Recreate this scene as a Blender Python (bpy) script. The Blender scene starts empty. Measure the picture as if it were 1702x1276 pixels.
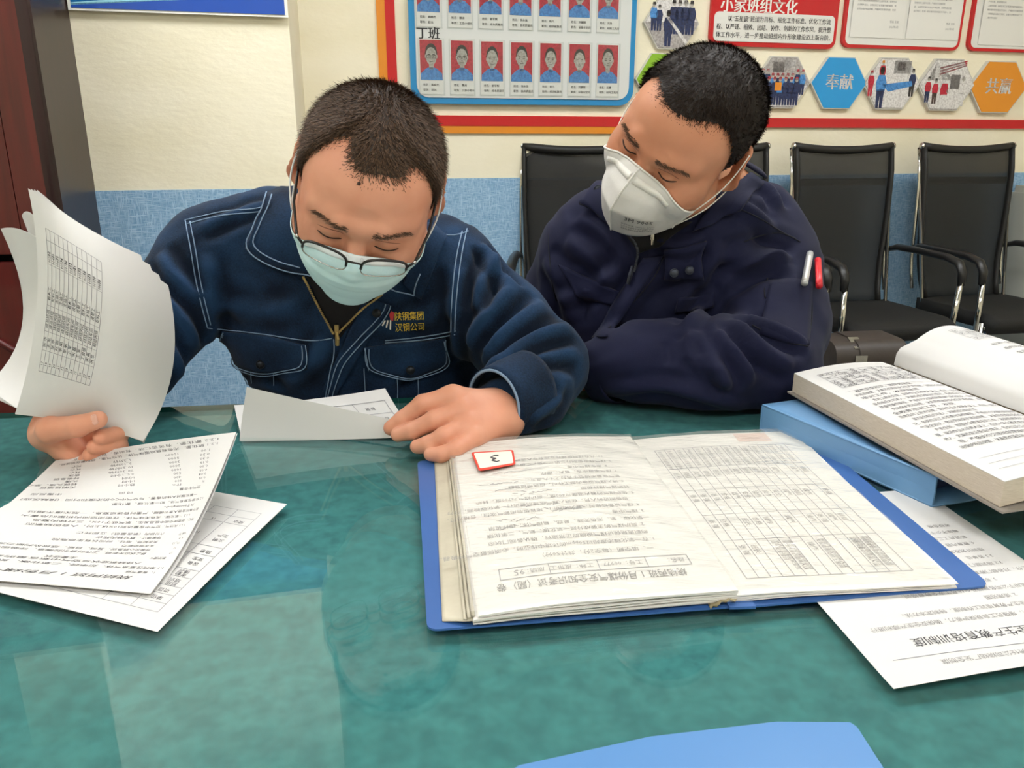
import bpy, bmesh, math, random
import numpy as np
from mathutils import Vector, Matrix
from mathutils.bvhtree import BVHTree
random.seed(7)
rng = np.random.default_rng(7)
SC = bpy.context.scene
COL = SC.collection

# ------------------------------------------------------------------ camera
CAM = np.array([0.0, 0.0, 1.12])
FPX = 1320.0
PITCH = math.atan(401 / 1320.0)
SP, CP = math.sin(PITCH), math.cos(PITCH)
cd = bpy.data.cameras.new('camera'); cam = bpy.data.objects.new('camera', cd); COL.objects.link(cam)
cd.sensor_width = 36.0; cd.lens = 36.0 * FPX / 1702.0; cd.clip_start = 0.02
cam.location = CAM; cam.rotation_euler = (math.pi / 2 - PITCH, 0, 0)
SC.camera = cam

# ------------------------------------------------------------------ world, exposure
wd = bpy.data.worlds.new('world'); SC.world = wd; wd.use_nodes = True
wd.node_tree.nodes['Background'].inputs[0].default_value = (0.9, 0.95, 1.0, 1)
wd.node_tree.nodes['Background'].inputs[1].default_value = 0.25
SC.view_settings.view_transform = 'Standard'
SC.view_settings.look = 'None'
SC.view_settings.exposure = 0.8
SC.view_settings.gamma = 1.0
SC.view_settings.use_curve_mapping = False
LAMP_POWER = 12.0      # emission of the ceiling panels
LAMP_COLOR = (0.97, 0.985, 1.0)
TABLE = 0.75          # height of the glass table top
CEIL = 2.85

# ------------------------------------------------------------------ measuring helpers
def ray(px, py):
    a = (px - 851.0) / FPX; b = -(py - 638.0) / FPX
    return np.array([a, CP + b * SP, -SP + b * CP])
def P(px, py, Y):
    r = ray(px, py); return CAM + r * (Y / r[1])
def T(px, py, z=0.0):
    r = ray(px, py); return CAM + r * ((TABLE + z - CAM[2]) / r[2])
WYAW = math.radians(13.7)
WU = np.array([math.cos(WYAW), math.sin(WYAW), 0.0]); WN = np.array([WU[1], -WU[0], 0.0])   # along the back wall / out of it
W0 = np.array([1.45, 3.65, 0.0])
def W(px, py, off=0.0):
    """(along, up) on the back wall plane moved off metres into the room"""
    r = ray(px, py); o = W0 + WN * off
    t = np.dot(o - CAM, WN) / np.dot(r, WN); p = CAM + r * t
    return np.array([np.dot(p - W0, WU), p[2]])
def WP(a, z, off=0.0):
    return W0 + WU * a + WN * off + np.array([0, 0, z])

# ------------------------------------------------------------------ materials
def srgb(h):
    h = h.lstrip('#'); c = [int(h[i:i + 2], 16) / 255 for i in (0, 2, 4)]
    return tuple((x / 12.92 if x <= 0.04045 else ((x + 0.055) / 1.055) ** 2.4) for x in c) + (1.0,)
def mat(name, col, rough=0.6, metal=0.0, spec=0.5, noise=None, bump=None, sheen=0.0, coat=0.0, stretch=(1, 1, 1), emit=None):
    """noise=(second colour, scale, contrast lo, hi); bump=(scale, strength, distance)"""
    m = bpy.data.materials.new(name); m.use_nodes = True; nt = m.node_tree; b = nt.nodes['Principled BSDF']
    c = srgb(col) if isinstance(col, str) else col
    b.inputs['Base Color'].default_value = c; b.inputs['Roughness'].default_value = rough
    b.inputs['Metallic'].default_value = metal; b.inputs['Specular IOR Level'].default_value = spec
    b.inputs['Sheen Weight'].default_value = sheen; b.inputs['Coat Weight'].default_value = coat
    if emit:
        b.inputs['Emission Color'].default_value = emit[0] + (1,); b.inputs['Emission Strength'].default_value = emit[1]
    if noise or bump:
        tc = nt.nodes.new('ShaderNodeTexCoord'); mp = nt.nodes.new('ShaderNodeMapping'); mp.inputs['Scale'].default_value = stretch
        nt.links.new(tc.outputs['Object'], mp.inputs[0])
    if noise:
        n = nt.nodes.new('ShaderNodeTexNoise'); n.inputs['Scale'].default_value = noise[1]; n.inputs['Detail'].default_value = 5
        r = nt.nodes.new('ShaderNodeValToRGB'); r.color_ramp.elements[0].position = noise[2]; r.color_ramp.elements[1].position = noise[3]
        r.color_ramp.elements[0].color = srgb(noise[0]); r.color_ramp.elements[1].color = c
        nt.links.new(mp.outputs[0], n.inputs['Vector']); nt.links.new(n.outputs[0], r.inputs[0]); nt.links.new(r.outputs[0], b.inputs['Base Color'])
    if bump:
        n = nt.nodes.new('ShaderNodeTexNoise'); n.inputs['Scale'].default_value = bump[0]; n.inputs['Detail'].default_value = 4
        bp = nt.nodes.new('ShaderNodeBump'); bp.inputs['Strength'].default_value = bump[1]; bp.inputs['Distance'].default_value = bump[2]
        nt.links.new(mp.outputs[0], n.inputs['Vector']); nt.links.new(n.outputs[0], bp.inputs['Height']); nt.links.new(bp.outputs[0], b.inputs['Normal'])
    return m
def glassy(name, tint=(0.93, 0.97, 0.95), ior=1.5, rough=0.02, extra=None, bumps=None):
    """thin clear sheet: tinted see-through plus mirror reflection by Fresnel"""
    m = bpy.data.materials.new(name); m.use_nodes = True; nt = m.node_tree
    for n in list(nt.nodes):
        if n.type != 'OUTPUT_MATERIAL': nt.nodes.remove(n)
    out = nt.nodes['Material Output']
    tr = nt.nodes.new('ShaderNodeBsdfTransparent'); tr.inputs[0].default_value = tint + (1,)
    gl = nt.nodes.new('ShaderNodeBsdfGlossy'); gl.inputs['Roughness'].default_value = rough
    fr = nt.nodes.new('ShaderNodeFresnel'); fr.inputs[0].default_value = ior
    mx = nt.nodes.new('ShaderNodeMixShader')
    ge = nt.nodes.new('ShaderNodeNewGeometry'); ml = nt.nodes.new('ShaderNodeMath'); ml.operation = 'MULTIPLY_ADD'   # a thin sheet: the same index met from either side
    ml.inputs[1].default_value = 1 / ior - ior; ml.inputs[2].default_value = ior
    nt.links.new(ge.outputs['Backfacing'], ml.inputs[0]); nt.links.new(ml.outputs[0], fr.inputs[0])
    nt.links.new(fr.outputs[0], mx.inputs[0]); nt.links.new(tr.outputs[0], mx.inputs[1]); nt.links.new(gl.outputs[0], mx.inputs[2])
    last = mx
    if bumps:
        tc = nt.nodes.new('ShaderNodeTexCoord'); mp = nt.nodes.new('ShaderNodeMapping'); mp.inputs['Scale'].default_value = bumps[3]
        n = nt.nodes.new('ShaderNodeTexNoise'); n.inputs['Scale'].default_value = bumps[0]; n.inputs['Detail'].default_value = 3
        bp = nt.nodes.new('ShaderNodeBump'); bp.inputs['Strength'].default_value = bumps[1]; bp.inputs['Distance'].default_value = bumps[2]
        nt.links.new(tc.outputs['Object'], mp.inputs[0]); nt.links.new(mp.outputs[0], n.inputs['Vector']); nt.links.new(n.outputs[0], bp.inputs['Height'])
        nt.links.new(bp.outputs[0], gl.inputs['Normal']); nt.links.new(bp.outputs[0], fr.inputs['Normal'])
    if extra:   # (colour, weight): a milky diffuse share
        df = nt.nodes.new('ShaderNodeBsdfDiffuse'); df.inputs[0].default_value = srgb(extra[0])
        m2 = nt.nodes.new('ShaderNodeMixShader'); m2.inputs[0].default_value = extra[1]
        nt.links.new(mx.outputs[0], m2.inputs[1]); nt.links.new(df.outputs[0], m2.inputs[2]); last = m2
    nt.links.new(last.outputs[0], out.inputs[0])
    return m

# ------------------------------------------------------------------ mesh builder
class MB:
    def __init__(s): s.v = []; s.f = []; s.m = []; s.n = 0
    def add(s, v, f, mi=0):
        v = np.asarray(v, float).reshape(-1, 3); s.v.append(v)
        for q in f: s.f.append(tuple(int(i) + s.n for i in q)); s.m.append(mi)
        s.n += len(v); return s
    def box(s, c, d, R=None, mi=0):
        v = np.array([[x, y, z] for x in (-.5, .5) for y in (-.5, .5) for z in (-.5, .5)]) * np.array(d)
        if R is not None: v = v @ np.array(R).T
        return s.add(v + np.array(c), [(0, 1, 3, 2), (4, 6, 7, 5), (0, 4, 5, 1), (2, 3, 7, 6), (0, 2, 6, 4), (1, 5, 7, 3)], mi)
    def prism(s, poly, vec, mi=0):
        """closed polygon (3D points) swept by vec"""
        p = np.asarray(poly, float); n = len(p); v = np.vstack([p, p + np.asarray(vec, float)])
        f = [tuple(range(n))[::-1], tuple(range(n, 2 * n))] + [(i, (i + 1) % n, n + (i + 1) % n, n + i) for i in range(n)]
        return s.add(v, f, mi)
    def tube(s, pts, r, k=8, caps=True, mi=0, flat=None):
        p = [np.asarray(q, float) for q in pts]; n = len(p)
        rr = r if hasattr(r, '__len__') else [r] * n
        V = []; up = None
        for i in range(n):
            t = p[min(i + 1, n - 1)] - p[max(i - 1, 0)]; t = t / (np.linalg.norm(t) + 1e-12)
            if up is None:
                up = np.array([0, 0, 1.0]) if abs(t[2]) < .9 else np.array([1.0, 0, 0])
            a = np.cross(up, t); a /= np.linalg.norm(a) + 1e-12; b = np.cross(t, a); up = b
            for j in range(k):
                w = 2 * math.pi * j / k; q = math.cos(w) * a + math.sin(w) * b * (flat or 1)
                V.append(p[i] + q * rr[i])
        F = [(i * k + j, i * k + (j + 1) % k, (i + 1) * k + (j + 1) % k, (i + 1) * k + j) for i in range(n - 1) for j in range(k)]
        if caps: F += [tuple(range(k))[::-1], tuple(range((n - 1) * k, n * k))]
        return s.add(V, F, mi)
    def grid(s, S, nu, nv, th=0.0, mi=0, u0=0, u1=1, v0=0, v1=1):
        """surface S(u,v); th>0 gives it that thickness below the normal"""
        us = np.linspace(u0, u1, nu + 1); vs = np.linspace(v0, v1, nv + 1)
        A = np.array([[S(u, v) for v in vs] for u in us])
        return s.gridpts(A, th, mi)
    def gridpts(s, A, th=0.0, mi=0):
        nu, nv = A.shape[0] - 1, A.shape[1] - 1; w = nv + 1
        F = [(i * w + j, (i + 1) * w + j, (i + 1) * w + j + 1, i * w + j + 1) for i in range(nu) for j in range(nv)]
        if not th: return s.add(A.reshape(-1, 3), F, mi)
        du = np.gradient(A, axis=0); dv = np.gradient(A, axis=1); N = np.cross(du, dv); N /= np.linalg.norm(N, axis=2, keepdims=True) + 1e-12
        B = A - N * th; k = (nu + 1) * w
        F += [tuple(q + k for q in f[::-1]) for f in F]
        rim = [(i * w, (i + 1) * w) for i in range(nu)] + [(nu * w + j, nu * w + j + 1) for j in range(nv)] + \
              [((i + 1) * w + nv, i * w + nv) for i in reversed(range(nu))] + [(j + 1, j) for j in reversed(range(nv))]
        F += [(b, a, a + k, b + k) for a, b in rim]
        return s.add(np.vstack([A.reshape(-1, 3), B.reshape(-1, 3)]), F, mi)
    def ellipsoid(s, c, r, R=None, nu=16, nv=10, mi=0):
        V = []; 
        for j in range(nv + 1):
            t = math.pi * j / nv
            for i in range(nu):
                a = 2 * math.pi * i / nu; V.append((math.sin(t) * math.cos(a), math.sin(t) * math.sin(a), math.cos(t)))
        V = np.array(V) * np.array(r)
        if R is not None: V = V @ np.array(R).T
        F = [(j * nu + i, (j + 1) * nu + i, (j + 1) * nu + (i + 1) % nu, j * nu + (i + 1) % nu) for j in range(nv) for i in range(nu)]
        return s.add(V + np.array(c), F, mi)
    def build(s, name, mats, parent=None, smooth=False, origin=None):
        me = bpy.data.meshes.new(name); V = np.vstack(s.v) if s.v else np.zeros((0, 3))
        if origin is not None: V = V - np.array(origin)
        me.from_pydata(V.tolist(), [], s.f)
        for m in (mats if isinstance(mats, (list, tuple)) else [mats]): me.materials.append(m)
        me.polygons.foreach_set('material_index', s.m)
        if smooth is True: me.polygons.foreach_set('use_smooth', [True] * len(me.polygons))
        me.validate(); me.update()
        o = bpy.data.objects.new(name, me); COL.objects.link(o)
        if origin is not None: o.location = origin
        if parent is not None:
            o.parent = parent
            if parent.get('_w') is not None: o.matrix_parent_inverse = Matrix(parent['_w'].to_list()).inverted() if False else Matrix.Identity(4)
        if smooth == 'auto': autosmooth(o)
        return o
def autosmooth(o, ang=40):
    me = o.data; me.polygons.foreach_set('use_smooth', [True] * len(me.polygons))
    bm = bmesh.new(); bm.from_mesh(me)
    for e in bm.edges:
        if len(e.link_faces) == 2 and e.calc_face_angle(0) > math.radians(ang): e.smooth = False
    bm.to_mesh(me); bm.free()
def tag(o, label=None, cat=None, group=None, kind=None):
    if label: o['label'] = label
    if cat: o['category'] = cat
    if group: o['group'] = group
    if kind: o['kind'] = kind
    return o
def empty(name, loc=(0, 0, 0), rz=0.0):
    o = bpy.data.objects.new(name, None); COL.objects.link(o); o.empty_display_size = .05
    o.location = loc; o.rotation_euler = (0, 0, rz); return o
class Thing:
    """an Empty at a thing's base; parts are given in world coordinates and stored relative to it"""
    def __init__(s, name, label, cat, base=(0, 0, 0), group=None):
        s.e = empty(name, base); s.b = np.array(base, float); tag(s.e, label, cat, group)
    def part(s, name, mb, mats, smooth=False, label=None, kind=None, under=None):
        o = mb.build(name, mats, None, smooth)
        o.data.transform(Matrix.Translation(Vector(-s.b)))
        o.parent = under or s.e
        if label: o['label'] = label
        if kind: o['kind'] = kind
        return o
def copy_tree(o, parent=None):
    c = o.copy(); COL.objects.link(c)
    if parent: c.parent = parent
    for ch in list(o.children): copy_tree(ch, c)
    return c

# ------------------------------------------------------------------ text as flat mesh
_tc = {}
def text_mesh(s, bold=0.0, lead=1.0, res=1):
    key = (s, bold, lead, res)
    if key not in _tc:
        c = bpy.data.curves.new('t', 'FONT'); c.body = s; c.resolution_u = res; c.offset = bold; c.space_line = lead
        o = bpy.data.objects.new('t', c); m = o.to_mesh()
        v = np.array([x.co[:2] for x in m.vertices]).reshape(-1, 2); f = [tuple(p.vertices) for p in m.polygons]
        o.to_mesh_clear(); bpy.data.objects.remove(o); bpy.data.curves.remove(c); _tc[key] = (v, f)
    return _tc[key]
class Print:
    """flat print in sheet metres: x to the right, y downwards from the top-left corner"""
    def __init__(s): s.v = []; s.f = []; s.m = []; s.n = 0
    def raw(s, v, f, mi=0):
        s.v.append(np.asarray(v, float)); s.f += [tuple(i + s.n for i in q) for q in f]; s.m += [mi] * len(f); s.n += len(v); return s
    def text(s, t, x, y, size, align='l', mi=0, bold=0.0, rot=0.0, width=None, lead=1.0, squeeze=1.0):
        if bold:
            for k in (-1, 1): s.text(t, x + k * bold * .8 * size * math.cos(rot), y - k * bold * .8 * size * math.sin(rot), size, align, mi, 0.0, rot, width, lead, squeeze)
            return s
        v, f = text_mesh(t, bold, lead)
        if len(v) == 0: return s
        v = v * size * np.array([squeeze, 1]); w = v[:, 0].max() - v[:, 0].min()
        if width: v = v * np.array([width / w, 1]); w = width
        v = v - np.array([v[:, 0].min() + {'l': 0, 'c': w / 2, 'r': w}[align], 0])
        c, q = math.cos(rot), math.sin(rot); v = v @ np.array([[c, q], [-q, c]])
        return s.raw(np.c_[x + v[:, 0], y - v[:, 1]], f, mi)
    def rect(s, x0, y0, x1, y1, mi=0, n=1):
        if n == 1: return s.raw([(x0, y0), (x1, y0), (x1, y1), (x0, y1)], [(0, 1, 2, 3)], mi)
        hz = abs(x1 - x0) > abs(y1 - y0)
        for i in range(n):
            a, b = i / n, (i + 1) / n
            if hz: s.rect(x0 + (x1 - x0) * a, y0, x0 + (x1 - x0) * b, y1, mi)
            else: s.rect(x0, y0 + (y1 - y0) * a, x1, y0 + (y1 - y0) * b, mi)
        return s
    def poly(s, pts, mi=0): return s.raw(pts, [tuple(range(len(pts)))], mi)
    def oval(s, x, y, rx, ry, mi=0, k=14): return s.poly([(x + rx * math.cos(2 * math.pi * i / k), y + ry * math.sin(2 * math.pi * i / k)) for i in range(k)], mi)
    def table(s, xs, ys, lw=.0004, mi=0):
        for x in xs: s.rect(x - lw, ys[0], x + lw, ys[-1], mi, 12)
        for y in ys: s.rect(xs[0], y - lw, xs[-1], y + lw, mi, 12)
        return s
    def onto(s, S, Wd, Hd, eps=.0005):
        """map through surface S(u,v); print sits on the side facing the camera"""
        v = np.vstack(s.v); mb = MB(); out = []
        for x, y in v:
            u, w = x / Wd, y / Hd; p = S(u, w); d = 1e-3
            n = np.cross(S(u + d, w) - p, S(u, w + d) - p); n /= np.linalg.norm(n) + 1e-12
            if np.dot(n, CAM - p) < 0: n = -n
            out.append(p + n * eps)
        mb.add(out, s.f); mb.m = s.m; return mb

def surf(C):
    """quadratic surface through a 3x3 (or 2x2) table of points, C[i][j]: i along u, j along v"""
    C = np.array(C, float)
    if C.shape[0] == 2:
        def S(u, v): return (C[0, 0] * (1 - u) * (1 - v) + C[1, 0] * u * (1 - v) + C[0, 1] * (1 - u) * v + C[1, 1] * u * v)
        return S
    def L(t): return np.array([2 * (t - .5) * (t - 1), -4 * t * (t - 1), 2 * t * (t - .5)])
    def S(u, v): return np.einsum('i,j,ijk->k', L(u), L(v), C)
    return S
# ================================================================== the room
M = {}
def plaster(name, col):
    m = mat(name, col, .75, spec=.25, noise=('#eae1c4', 3.0, .25, .62), bump=(28, .35, .004), stretch=(1, 1, 2.2)); return m
M['cream'] = plaster('cream wall paint', '#f2ead2')
M['ceiling'] = mat('white ceiling paint', '#eeece4', .9)
M['floor'] = mat('grey floor tile', '#8a8984', .35, noise=('#7c7b77', 6, .3, .7))
def dado_mat():
    m = bpy.data.materials.new('blue woven wall covering'); m.use_nodes = True; nt = m.node_tree; b = nt.nodes['Principled BSDF']
    b.inputs['Roughness'].default_value = .7; b.inputs['Specular IOR Level'].default_value = .25
    tc = nt.nodes.new('ShaderNodeTexCoord'); outs = []
    for sc in ((42, 42, 330), (330, 330, 42)):
        mp = nt.nodes.new('ShaderNodeMapping'); mp.inputs['Scale'].default_value = sc
        n = nt.nodes.new('ShaderNodeTexNoise'); n.inputs['Scale'].default_value = 1.0; n.inputs['Detail'].default_value = 2
        nt.links.new(tc.outputs['Object'], mp.inputs[0]); nt.links.new(mp.outputs[0], n.inputs['Vector']); outs.append(n)
    mx = nt.nodes.new('ShaderNodeMath'); mx.operation = 'MAXIMUM'
    nt.links.new(outs[0].outputs[0], mx.inputs[0]); nt.links.new(outs[1].outputs[0], mx.inputs[1])
    r = nt.nodes.new('ShaderNodeValToRGB'); r.color_ramp.elements[0].position = .42; r.color_ramp.elements[1].position = .72
    r.color_ramp.elements[0].color = srgb('#78a2c8'); r.color_ramp.elements[1].color = srgb('#b2d0e6')
    nt.links.new(mx.outputs[0], r.inputs[0]); nt.links.new(r.outputs[0], b.inputs['Base Color'])
    bp = nt.nodes.new('ShaderNodeBump'); bp.inputs['Strength'].default_value = .6; bp.inputs['Distance'].default_value = .002
    nt.links.new(mx.outputs[0], bp.inputs['Height']); nt.links.new(bp.outputs[0], b.inputs['Normal'])
    return m
M['dado'] = dado_mat()
DADO = 0.985
A0, A1 = -3.6, 2.6          # extent of the back wall along WU
def struct(name, mb, mats, smooth=False):
    o = mb.build(name, mats, None, smooth); o['kind'] = 'structure'; return o
def wallbox(a0, a1, z0, z1, off0, off1, mb=None, mi=0):
    mb = mb or MB()
    return mb.prism([WP(a0, z0, off0), WP(a1, z0, off0), WP(a1, z0, off1), WP(a0, z0, off1)], (0, 0, z1 - z0), mi)
struct('wall_back', wallbox(A0, A1, DADO, CEIL, -.12, 0), M['cream'])
dd = wallbox(A0, A1, 0, DADO, -.12, .003).build('wall_covering', M['dado']); dd['kind'] = 'structure'; dd.name = 'trim_2'
# pilaster that carries the blue poster
pr = P(495, 237, 2.53); pl = pr - WU * .78
ir = P(512, 237, 3.11); il = pl - WN * .6
def pil(z0, z1, g=0.0):
    mb = MB(); a = pl + WN * g - WU * g; b = pr + WN * g + WU * g
    return mb.prism([(q[0], q[1], z0) for q in (il - WN * .08, a, b, ir - WN * .05)], (0, 0, z1 - z0))
struct('wall_pilaster', pil(DADO, CEIL), M['cream'])
struct('trim_1', pil(0, DADO, .003), M['dado'])
struct('floor', MB().box((0, 1.2, -.05), (9, 9, .1)), M['floor'])
struct('ceiling', MB().box((0, 1.2, CEIL + .05), (9, 9, .1)), M['ceiling'])
struct('wall_left', MB().box((-2.75, 1.2, CEIL / 2), (.1, 9, CEIL)), M['cream'])
struct('wall_right', MB().box((3.3, 1.2, CEIL / 2), (.1, 9, CEIL)), M['cream'])
struct('wall_front', MB().box((0, -2.2, CEIL / 2), (7, .1, CEIL)), M['cream'])
# ceiling panel lamps
M['lamp'] = mat('lit lamp diffuser', '#ffffff', .5, emit=(LAMP_COLOR, LAMP_POWER))
M['white'] = mat('white enamel', '#f2f2f0', .4)
proto = None
for n_, (x, y) in enumerate([(-1.3, -.9), (.4, -.9), (2.1, -.9), (-1.7, 1.5), (-.4, 1.6), (.9, 1.75), (2.2, 1.95)]):
    if proto is None:
        proto = Thing('ceiling_lamp', 'square lit panel lamp set in the white ceiling', 'lamp', (x, y, CEIL - .03), 'panel lamps in the ceiling')
        fr = MB()
        for sx, sy, dx, dy in ((0, .31, .64, .02), (0, -.31, .64, .02), (.31, 0, .02, .6), (-.31, 0, .02, .6)): fr.box((x + sx, y + sy, CEIL - .016), (dx, dy, .03))
        proto.part('lamp_frame', fr, M['white']); proto.part('lamp_diffuser', MB().box((x, y, CEIL - .012), (.6, .6, .02)), M['lamp']); proto = proto.e
    else:
        c = copy_tree(proto); c.location = (x, y, CEIL - .03)

# ------------------------------------------------------------------ bookcase on the left
M['mahog'] = mat('dark red mahogany', '#5e1413', .28, noise=('#470d0d', 9, .3, .75), stretch=(6, 6, .5), coat=.3)
M['mahog_dark'] = mat('dark bookcase side', '#2a0a0b', .35, noise=('#1c0607', 8, .3, .7), stretch=(5, 5, .5))  # side panels and corner post, darker than the front wood
M['darkglass'] = mat('dark cabinet glass', '#120b0c', .06, spec=.6)
M['inside'] = mat('dark cabinet inside', '#1c1214', .7)
bc = P(85, 237, 2.05); bc[2] = 0
bk = Thing('bookcase', 'tall dark red mahogany bookcase with glass doors beside the cream pilaster', 'bookcase', bc)
def bx(a0, a1, z0, z1, o0, o1, mb=None):   # along WU from the right front edge (a<=0), o: depth backwards
    mb = mb or MB()
    q = lambda a, o: bc + WU * a - WN * o
    return mb.prism([(*q(a0, o0)[:2], z0), (*q(a1, o0)[:2], z0), (*q(a1, o1)[:2], z0), (*q(a0, o1)[:2], z0)], (0, 0, z1 - z0))
side = bx(-.02, 0, .0, 1.76, .012, .42); bk.part('side_panel', side, M['mahog_dark'])
bk.part('side_panel', bx(-1.0, -.98, 0, 1.76, .012, .42), M['mahog_dark'])
bk.part('back_panel', bx(-.98, -.02, 0, 1.76, .40, .42), M['inside'])
bk.part('top_board', bx(-1.02, .0, 1.76, 1.79, -.01, .42), M['mahog'])
for z in (.08, .86, 1.15, 1.45): bk.part('shelf', bx(-.98, -.02, z, z + .02, .03, .4), M['inside'])
# rounded corner post
post = MB(); pp = []
for i in range(7):
    t = math.pi / 2 * i / 6; pp.append(bc + WU * (-.03 + .03 * math.sin(t)) - WN * (.03 - .03 * math.cos(t)))
pp += [bc + WU * -.03 - WN * .03]
bk.part('corner_post', post.prism([(p[0], p[1], 0) for p in pp], (0, 0, 1.76)), M['mahog_dark'], 'auto')
bk.part('upper_stile', bx(-.10, -.03, .80, 1.76, -.0, .03), M['mahog'])
for k in range(2):
    r0 = -.10 - k * .44
    dr = bk.part('glass_door', bx(r0 - .36, r0 - .06, .94, 1.66, .012, .018), M['darkglass'])
    for a, b, z0, z1 in ((r0 - .43, r0 - .36, .85, 1.74), (r0 - .06, r0 - .002, .85, 1.74), (r0 - .36, r0 - .06, .85, .94), (r0 - .36, r0 - .06, 1.66, 1.74)):
        bk.part('door_rail', bx(a, b, z0, z1, 0, .025), M['mahog'], under=dr)
    lo = bk.part('cupboard_door', bx(r0 - .43, r0 - .002, .1, .83, 0, .025), M['mahog'])
    arc = [bc + WU * (r0 - .40 + .36 * i / 12) + WN * .004 + np.array([0, 0, .58 + .10 * math.sin(math.pi * i / 12)]) for i in range(13)]
    bk.part('door_moulding', MB().tube(arc, .008, 6), M['mahog'], True, under=lo)

# ------------------------------------------------------------------ poster on the pilaster

def pilpt(px, py):
    r = ray(px, py); o = pl + WN * .012; t = np.dot(o - CAM, WN) / np.dot(r, WN); return CAM + r * t
p_l, p_r = pilpt(119, 12), pilpt(474, 26)
pz0 = (p_l[2] + p_r[2]) / 2
wu = np.dot(p_r - p_l, WU); pz1 = 1.90
PO = p_l.copy(); PO[2] = pz1
SPo = lambda u, v: PO + WU * wu * u + np.array([0, 0, -(pz1 - pz0) * v])
M['poster_white'] = mat('poster white border', '#f0eee6', .35)
M['poster_blue'] = mat('poster deep blue', '#1d4fb0', .3); M['poster_sky'] = mat('poster bright blue', '#1588d2', .3); M['poster_cyan'] = mat('poster pale cyan', '#9fe3f2', .3)
po = Thing('wall_poster', 'blue poster with pale rays and white border on the cream pilaster', 'poster', SPo(.5, 1))
q = MB().grid(lambda u, v: SPo(-.015 + 1.03 * u, -.015 + 1.03 * v), 1, 1, .004); po.part('poster_board', q, M['poster_white'])
pr_ = Print(); H_ = pz1 - pz0
pr_.rect(0, 0, wu, H_, 0); pr_.rect(0, 0, wu, .05, 1)
pr_.poly([(0, H_ * .84), (wu, H_ * .55), (wu, H_ * .93), (0, H_ * .985)], 0)
mb = pr_.onto(SPo, wu, H_, .0052)
p2 = Print(); p2.poly([(0, H_), (0, H_ * .975), (wu, H_ * .88), (wu, H_)], 1); p2.poly([(0, H_ * .97), (wu, H_ * .83), (wu, H_ * .88), (0, H_ * .985)], 2)
po.part('poster_print', mb, [M['poster_sky'], M['poster_blue'], M['poster_cyan']])
po.part('poster_print', p2.onto(SPo, wu, H_, .0058), [M['poster_sky'], M['poster_blue'], M['poster_cyan']])

# ------------------------------------------------------------------ coloured strips around the display
M['red'] = mat('glossy red acrylic', '#c4161f', .22); M['orange'] = mat('glossy orange acrylic', '#e08a22', .25)
za = W(735, 211)[1]
aL0, aL1, aL2 = W(627, 60)[0], W(641, 60)[0], W(657, 60)[0]
z0, z1, z2 = W(900, 222)[1], W(900, 210)[1], W(900, 193)[1]
aR = W(1046, 205)[0]; aEnd = 1.78
t1 = Thing('display_border', 'long red strip on the wall under all the display boards', 'border', WP(0, z1))
t1.part('strip', wallbox(aL1, aEnd, z1, z2, 0, .012), M['red']); t1.part('strip', wallbox(aL1, aL2, z2, CEIL - .4, 0, .012), M['red'])
t2 = Thing('display_border', 'orange strip edging the red one around the blue bordered board', 'border', WP(0, z0))
t2.part('strip', wallbox(aL0, aR + .02, z0, z1, 0, .010), M['orange']); t2.part('strip', wallbox(aL0, aL1, z1, CEIL - .4, 0, .010), M['orange'])

# ------------------------------------------------------------------ blue bordered portrait board
def rrect(x0, y0, x1, y1, r, k=5):
    pts = []
    for cx, cy, a in ((x1 - r, y1 - r, 0), (x0 + r, y1 - r, 90), (x0 + r, y0 + r, 180), (x1 - r, y0 + r, 270)):
        for i in range(k + 1):
            t = math.radians(a + 90 * i / k); pts.append((cx + r * math.cos(t), cy + r * math.sin(t)))
    return pts
M['acr_blue'] = mat('blue acrylic', '#1f86c0', .25); M['acr_grey'] = mat('pale grey board', '#d3d5d2', .3)
M['ink'] = mat('black ink', '#2a2a2c', .6); M['sleeve'] = glassy('clear card sleeve', (.95, .96, .96), 1.45, .08)
M['card'] = mat('white card', '#e6e4de', .5); M['photo_red'] = mat('photo red', '#c2243c', .4, noise=('#a3182e', 130, .35, .6)); M['photo_blue'] = mat('photo work blue', '#4a8fd0', .4, noise=('#356fae', 130, .35, .6))
M['photo_skin'] = mat('photo grey skin', '#b9b4ac', .4, noise=('#989289', 130, .35, .6)); M['photo_hair'] = mat('photo dark hair', '#2b2626', .4); M['photo_collar'] = mat('photo collar blue', '#3272b8', .4)
M['photo_grey'] = mat('photo grey', '#b4aeab', .4, noise=('#8d8784', 130, .35, .6)); M['photo_navy'] = mat('photo navy', '#22315e', .4, noise=('#141d3c', 130, .35, .6)); M['photo_white'] = mat('photo white', '#e2dfdd', .4, noise=('#bfbab8', 130, .35, .6))
M['photo_dark'] = mat('photo brown', '#57433f', .4, noise=('#2f2422', 130, .35, .6))
bl, br = W(681, 100, .012)[0], W(1053, 100, .012)[0]; bz0 = W(860, 174, .012)[1]; bz1 = bz0 + 1.0
TILT = 0.0
def BP(a, z, off):   # the board hangs slightly crooked
    da, dz = a - (bl + br) / 2, z - bz0
    return WP((bl + br) / 2 + da - TILT * dz, bz0 + dz + TILT * da, off)
board = Thing('portrait_board', 'blue bordered notice board with two rows of portrait cards on red', 'notice board', WP((bl + br) / 2, bz0, .012))
rr = rrect(bl, bz0, br, bz1, .06)
board.part('board_border', MB().prism([BP(x, y, .012) for x, y in rr], WN * .012), M['acr_blue'])
rr = rrect(bl + .022, bz0 + .022, br - .022, bz1 - .022, .045)
board.part('board_panel', MB().prism([BP(x, y, .024) for x, y in rr], WN * .004), M['acr_grey'])
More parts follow.
